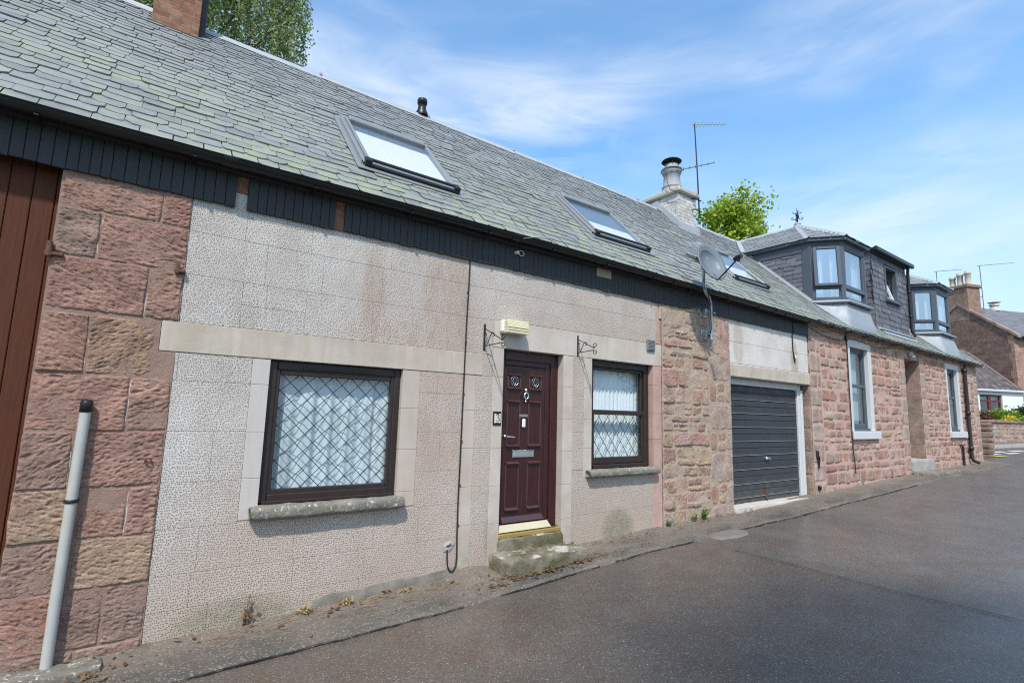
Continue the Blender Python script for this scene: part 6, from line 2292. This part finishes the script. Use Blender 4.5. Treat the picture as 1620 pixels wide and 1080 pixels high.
# ------------------------------------------------------------------ plants
def leaf(mb, p, s, rnd, asp=.6, droop=0.0):
    d = Vector((rnd.gauss(0, 1), rnd.gauss(0, 1), rnd.gauss(0, .7) - droop))
    if d.length < .01: d = Vector((1, 0, 0))
    d.normalize()
    e = d.cross(Vector((rnd.gauss(0, 1), rnd.gauss(0, 1), rnd.gauss(0, 1))))
    if e.length < .01: return
    e.normalize()
    s *= rnd.uniform(.7, 1.3)
    a = p; b = p + d * s * .5 + e * s * asp * .5; c = p + d * s; f = p + d * s * .5 - e * s * asp * .5
    mb.add([a, b, c, f], [(0, 1, 2, 3)])


def limb(mb, a, b, r0, r1, rnd, wob=.12, n=6):
    pts, rs_ = [], []
    for k in range(n + 1):
        t = k / n
        p = Vector(a).lerp(Vector(b), t)
        if 0 < k < n: p += Vector((rnd.gauss(0, wob), rnd.gauss(0, wob), rnd.gauss(0, wob * .5)))
        pts.append(p); rs_.append(r0 + (r1 - r0) * t)
    mb.tube(pts, rs_, 8)
    return pts


def broadleaf(name, base, h, ce, ax, nclump, nleaf, ls, mat, label, cat, seed, clump_r=.45, group=None, up=.35):
    rnd = random.Random(seed)
    t = thing(name, base, label, cat, group)
    mb = MB()
    base = Vector(base); ce = Vector(ce)
    top = Vector((ce.x, ce.y, ce.z + ax[2] * .4))
    pts = limb(mb, base - Vector((0, 0, .2)), top, h * .028, h * .006, rnd, h * .012, 9)
    cl = []
    while len(cl) < nclump:
        v = Vector((rnd.uniform(-1, 1), rnd.uniform(-1, 1), rnd.uniform(-1, 1)))
        if v.length > 1 or v.length < .25: continue
        rr = .80 + .35 * noise.noise(v * 1.7 + Vector((seed, 0, 0)))
        v *= rr
        cl.append(ce + Vector((v.x * ax[0], v.y * ax[1], v.z * ax[2])))
    for k in range(0, len(cl), 2):
        c = cl[k]
        s = min(pts, key=lambda p: (p - c).length + (2 if p.z > c.z else 0))
        limb(mb, s, c, h * .006, h * .0015, rnd, .10, 5)
    mb.build('trunk', M['bark'], t)
    mb = MB()
    for c in cl:
        r = clump_r * rnd.uniform(.6, 1.35)
        for _ in range(int(nleaf * rnd.uniform(.6, 1.3))):
            v = Vector((rnd.gauss(0, .45), rnd.gauss(0, .45), rnd.gauss(0, .38)))
            leaf(mb, c + v * r, ls, rnd, .75, .25)
    mb.build('crown', M[mat], t)
    return t


broadleaf('maple_tree', (23.6, 9.4, .6), 11, (23.6, 9.2, 10.5), (2.35, 2.3, 2.75), 95, 110, .17, 'maple_leaf', 'bright yellow green tree rising behind the white chimney and dormer', 'tree', 3, .62)

# weeping birch behind the ridge at the upper left
rnd = random.Random(21)
t = thing('birch_tree', (.4, 9.4, -.2), 'weeping birch with hanging foliage behind the brick chimney', 'tree')
mb = MB()
pts = limb(mb, (.3, 9.4, -.4), (.2, 9.0, 16.2), .26, .03, rnd, .12, 12)
lf_ = MB()
for k in range(190):
    zc = rnd.uniform(9.2, 14.8)
    a = rnd.uniform(0, 2 * math.pi)
    R0 = (2.75 if zc < 13 else 2.75 * (1 - (zc - 13) / 3.6)) * math.sqrt(rnd.uniform(.08, 1))
    tip = Vector((.15 + R0 * math.cos(a), 8.9 + R0 * .75 * math.sin(a), zc + .5))
    if tip.x > 2.35: continue
    s = min(pts, key=lambda p: abs(p.z - (tip.z - .8 - R0 * .3)))
    if k % 2 == 0: limb(mb, s, tip, .035, .008, rnd, .09, 5)
    for q in range(rnd.randint(6, 9)):
        o0 = tip + Vector((rnd.gauss(0, .24), rnd.gauss(0, .24), rnd.gauss(0, .15)))
        L = rnd.uniform(.5, 1.7)
        n_ = int(L / .021)
        dx, dy = rnd.gauss(0, .10), rnd.gauss(0, .10)
        for i in range(n_):
            u = i / n_
            p = o0 + Vector((dx * u + rnd.gauss(0, .035), dy * u + rnd.gauss(0, .035), -L * u))
            leaf(lf_, p, .064, rnd, .8, .9)
for k in range(74):
    o0 = Vector((2.05 + rnd.gauss(0, .46), 8.2 + rnd.gauss(0, .3), rnd.uniform(11.0, 13.0)))
    if o0.x > 2.8 or rnd.random() < (o0.x - 2.3) * .8 or abs(o0.x - 1.72) < .10: continue
    L = rnd.uniform(.8, 1.9)
    dx, dy = rnd.gauss(0, .07), rnd.gauss(0, .07)
    for i in range(int(L / .016)):
        u = i * .016 / L
        leaf(lf_, o0 + Vector((dx * u + rnd.gauss(0, .045), dy * u + rnd.gauss(0, .045), -L * u)), .066, rnd, .8, .9)
for a_, b_ in (((.25, 9.2, 10.6), (2.2, 8.4, 12.6)), ((.25, 9.2, 11.2), (2.5, 8.3, 12.3))): limb(mb, a_, b_, .05, .012, rnd, .1, 7)
mb.build('trunk', M['bark'], t)
lf_.build('crown', M['birch_leaf'], t)

# trees and hedge on the camera's side of the lane (they shade the near road and show in the panes)
broadleaf('broadleaf_tree', (-7.0, -17.8, -.3), 25, (-6.9, -17.6, 22), (3.2, 2.3, 2.6), 64, 110, .24, 'birch_leaf', 'leafy tree on the open side of the lane behind the viewer', 'tree', 8, 1.15, 'trees across the lane')
broadleaf('broadleaf_tree', (24, -12.5, .4), 9, (24, -12.5, 5.2), (4.0, 2.8, 3.6), 90, 120, .22, 'maple_leaf', 'spreading tree far along the open side of the lane', 'tree', 9, .9, 'trees across the lane')

# garden shrubs over the far wall
def shrub(name, e1, e2, z, r, mat, nl, ls, label, cat, seed, sq=.75):
    rnd = random.Random(seed)
    c = FM @ Vector((e1, e2, z))
    t = thing(name, c - Vector((0, 0, r * sq)), label, cat, 'garden shrubs behind the far wall')
    mb = MB()
    for k in range(7):
        d = Vector((rnd.gauss(0, .5), rnd.gauss(0, .5), rnd.uniform(.1, .7))) * r
        mb.tube([c - Vector((0, 0, r * sq)), c + d * .4 - Vector((0, 0, r * .2)), c + d], [.02, .014, .006], 5)
    mb.build('stem', M['bark'], t)
    mb = MB()
    for k in range(nl):
        v = Vector((rnd.gauss(0, .5), rnd.gauss(0, .5), rnd.gauss(0, .42)))
        if v.length > 1.25: continue
        rr = .75 + .5 * noise.noise(v.normalized() * 2 + Vector((seed, 0, 0)))
        leaf(mb, c + Vector((v.x, v.y, v.z * sq)) * r * rr, ls, rnd, .55, -.2)
    mb.build('leaves', M[mat], t)


shrub('garden_shrub', -4.35, -1.95, GF + .93, .60, 'shrub_leaf', 2200, .15, 'bright green shrub spilling over the far garden wall', 'shrub', 41)
shrub('garden_shrub', -3.55, -1.9, GF + .84, .42, 'shrub_leaf', 1000, .13, 'smaller bright green shrub next to the larger one by the white wall', 'shrub', 42)
shrub('garden_shrub', -2.75, -1.8, GF + 1.1, .62, 'dark_leaf', 1500, .14, 'dark purple green shrub on the far wall right of the bright green ones', 'shrub', 43)
shrub('garden_shrub', -5.6, -1.9, GF + .9, .46, 'red_leaf', 900, .12, 'dull reddish shrub left of the bright green one', 'shrub', 44)
shrub('flower_clump', -4.9, -2.55, GF + .86, .26, 'yellow_flower', 350, .09, 'orange yellow flowers on top of the far garden wall', 'flowers', 45)
shrub('flower_clump', -4.05, -2.85, GF + .40, .30, 'yellow_flower', 420, .09, 'yellow flowering plant growing from the face of the far wall', 'flowers', 46, 1.2)


# weeds, straw and leaf litter along the foot of the wall
def weed(x, y, h, n, mat, label, cat, seed, spread=.5, stalk=False):
    rnd = random.Random(seed)
    z = G(x) + .02
    t = thing('weed', (x, y, z), label, cat, 'weeds at the foot of the wall')
    mb = MB()
    for k in range(n):
        a = rnd.uniform(0, 2 * math.pi)
        L = h * rnd.uniform(.5, 1.1)
        d = Vector((math.cos(a) * spread * rnd.uniform(.2, 1), -abs(math.sin(a)) * spread * rnd.uniform(.1, 1), 1)).normalized()
        w = .006 if not stalk else rnd.uniform(.003, .010)
        p0 = Vector((x + rnd.gauss(0, .02), y + rnd.gauss(0, .012), z - .01))
        e = Vector((rnd.gauss(0, 1), rnd.gauss(0, 1), 0)).normalized() * w
        p1 = p0 + d * L * .55; p2 = p0 + d * L + Vector((d.x, d.y, -.4)) * L * .25
        mb.add([p0 - e, p0 + e, p1 + e, p1 - e, p2], [(0, 1, 2, 3), (3, 2, 4)])
        if stalk or rnd.random() < .7:
            for q in range(3): leaf(mb, p0 + d * L * rnd.uniform(.3, .95), h * .22, rnd, .6)
    mb.build('blades', M[mat], t)


weed(.93, -.035, .22, 6, 'dead_brown', 'dead brown weed standing against the pecked wall below the wide window', 'weed', 1, .18, True)
weed(1.36, -.06, .10, 40, 'dead_straw', 'flattened straw tuft at the wall base right of the dead weed', 'weed', 2, 1.6, True)
weed(1.72, -.05, .09, 26, 'dead_straw', 'second smaller straw tuft along the base of the pecked wall', 'weed', 3, 1.6, True)
weed(2.25, -.06, .06, 20, 'dead_straw', 'low wisps of straw near the cable loop', 'weed', 4, 1.8, True)
weed(7.05, -.05, .22, 16, 'weed_leaf', 'green weed growing at the foot of the rubble wall', 'weed', 5, .4)
weed(6.82, -.04, .14, 10, 'weed_leaf', 'tiny dark weed left of the green one at the rubble foot', 'weed', 6, .4)
weed(6.22, -.03, .14, 12, 'weed_leaf', 'short green weed where the render meets the rubble', 'weed', 7, .5)
weed(4.40, -.03, .10, 14, 'weed_leaf', 'small green tuft at the right end of the doorstep', 'weed', 8, .5)
weed(3.72, -.42, .07, 16, 'weed_leaf', 'small yellow green tuft in front of the lower doorstep', 'weed', 9, .9)
rnd = random.Random(77)
mb = MB()
for k in range(620):
    r = rnd.random()
    if r < .42:
        x = rnd.gauss(3.75, .45); y = -.43 - abs(rnd.gauss(0, .05))
    elif r < .56:
        x = rnd.gauss(3.32, .14); y = -.30 - abs(rnd.gauss(0, .10))
    elif r < .66:
        x = rnd.gauss(-.02, .12); y = -.28 + rnd.gauss(0, .10)
    elif r < .74:
        x = rnd.choice((6.95, 7.55, 8.2)) + rnd.gauss(0, .12); y = -.10 + rnd.gauss(0, .04)
    elif r < .93:
        x = rnd.uniform(.3, 8); y = -abs(rnd.gauss(0, .12)) - .03
    else:
        x = rnd.uniform(.5, 9); y = rnd.uniform(-.6, -.05)
    s = rnd.choice((.012, .018, .024, .032)) * rnd.uniform(.7, 1.3)
    a = rnd.uniform(0, 6.28)
    z = G(x) + .026 + rnd.uniform(0, .012) + (.02 if y > -.12 else 0)
    d = Vector((math.cos(a), math.sin(a), rnd.uniform(-.25, .25))) * s; e = Vector((-math.sin(a), math.cos(a), rnd.uniform(-.3, .3))) * s * .45
    p = Vector((x, y, z))
    mb.add([p - d, p + e, p + d, p - e], [(0, 1, 2, 3)])
for k in range(90):   # bits of straw
    x = rnd.uniform(.6, 2.9); y = -abs(rnd.gauss(0, .15)) - .04
    a = rnd.uniform(-.6, .6); L = rnd.uniform(.03, .12)
    p = Vector((x, y, G(x) + .03)); d = Vector((math.cos(a), math.sin(a) * .6, .05)) * L
    mb.add([p, p + d, p + d + Vector((0, .004, .003)), p + Vector((0, .004, .003))], [(0, 1, 2, 3)])
o = mb.build('leaf_litter', M['fallen_leaf']); tag(o, None, None, None, 'stuff')
o['label'] = 'dry fallen leaves and straw along the foot of the wall'

# ------------------------------------------------------------------ light, sky, camera
sd = Vector((.385, .47, -.79)).normalized()
sun = bpy.data.lights.new('sun', 'SUN')
sun.energy = SUN_E
sun.angle = rad(1.8)
sun.color = (1, .94, .86)
so_ = bpy.data.objects.new('sun', sun); COL.objects.link(so_)
so_.rotation_euler = sd.to_track_quat('-Z', 'Y').to_euler()
so_.location = (-10, -12, 22)
elev = math.asin(-sd.z); azim = math.atan2(-sd.x, -sd.y)

w = bpy.data.worlds.new('World'); scene.world = w
w.use_nodes = True
nt = w.node_tree
nt.nodes.clear()


class WT(NT):
    def __init__(self, t):
        self.t = t; self._pos = None


n = WT(nt)
sky = nt.nodes.new('ShaderNodeTexSky')
sky.sky_type = 'NISHITA'; sky.sun_disc = False
sky.sun_elevation = elev; sky.sun_rotation = azim
sky.air_density = 1.0; sky.dust_density = .6; sky.ozone_density = 2.2
gen = nt.nodes.new('ShaderNodeTexCoord').outputs['Generated']
s = n.node('ShaderNodeSeparateXYZ', {0: gen}).outputs
# thin high cloud: soft noise over the sky directions, drawn out along the wind
v1 = n.node('ShaderNodeMapping', {'Vector': gen, 'Rotation': (rad(-9), rad(13), rad(-36)), 'Scale': (1.15, 1.0, 3.6), 'Location': CLOUD_LOC}).outputs[0]
n1 = n.noise(1.7, 8, .56, v1, .55)
v2 = n.node('ShaderNodeMapping', {'Vector': gen, 'Rotation': (rad(-9), rad(16), rad(-36)), 'Scale': (1.6, 1.6, 8.5), 'Location': (5.2, 1.7, 0)}).outputs[0]
n2 = n.noise(2.3, 8, .6, v2, .9)
n3 = n.noise(1.35, 3, .5, n.node('ShaderNodeMapping', {'Vector': gen, 'Scale': (1, 1, 1.5), 'Location': CLOUD_LOC2}).outputs[0], .3)
den = n.m('ADD', n.m('MULTIPLY', n.mapr(n1, .34, .62), .72), n.m('MULTIPLY', n.mapr(n2, .42, .72), .34))
den = n.m('ADD', .06, n.m('MULTIPLY', den, n.mapr(n3, .42, .60, .12, 1.3)), clamp=True)
hor = n.mapr(s[2], .04, .46, .96, 0)
den = n.m('MULTIPLY', den, .84)
skyc = n.mix(1, sky.outputs[0], SKY_TINT, 'MULTIPLY')
clc = n.mix(n.mapr(n2, .3, .7), CLOUD_A, CLOUD_B)
skyc = n.mix(hor, skyc, HORIZON)
c = n.mix(den, skyc, clc)
bg = n.node('ShaderNodeBackground', {'Color': c, 'Strength': SKY_S})
wo = nt.nodes.new('ShaderNodeOutputWorld')
nt.links.new(bg.outputs[0], wo.inputs[0])

cam = bpy.data.cameras.new('camera')
co = bpy.data.objects.new('camera', cam); COL.objects.link(co)
cam.sensor_width = 36; cam.sensor_fit = 'HORIZONTAL'
cam.lens = 820.85 / 1620 * 36
cam.clip_start = .05; cam.clip_end = 1500


def camrot(yaw, pitch, roll):
    cy, sy = math.cos(yaw), math.sin(yaw)
    r = Vector((cy, -sy, 0)); f = Vector((sy, cy, 0)); u = Vector((0, 0, 1))
    cp, sp = math.cos(pitch), math.sin(pitch)
    f, u = f * cp + u * sp, u * cp - f * sp
    cr, sr = math.cos(roll), math.sin(roll)
    return r * cr + u * sr, u * cr - r * sr, f


r_, u_, f_ = camrot(rad(35.875), rad(7.767), rad(1.680))
mw = Matrix.Identity(4)
mw.col[0][:3] = r_; mw.col[1][:3] = u_; mw.col[2][:3] = -f_; mw.col[3][:3] = (0, -4.8, 1.62)
co.matrix_world = mw
scene.camera = co
scene.view_settings.view_transform = 'Standard'
scene.view_settings.look = 'None'
scene.view_settings.exposure = EXPOSURE
scene.view_settings.gamma = 1
scene.view_settings.use_curve_mapping = False
scene.cycles.max_bounces = 6
scene.cycles.filter_width = 1.15
scene.cycles.use_denoising = DENOISE
scene.cycles.transparent_max_bounces = 8
for ob in bpy.data.objects:
    if 'base' in ob: del ob['base']
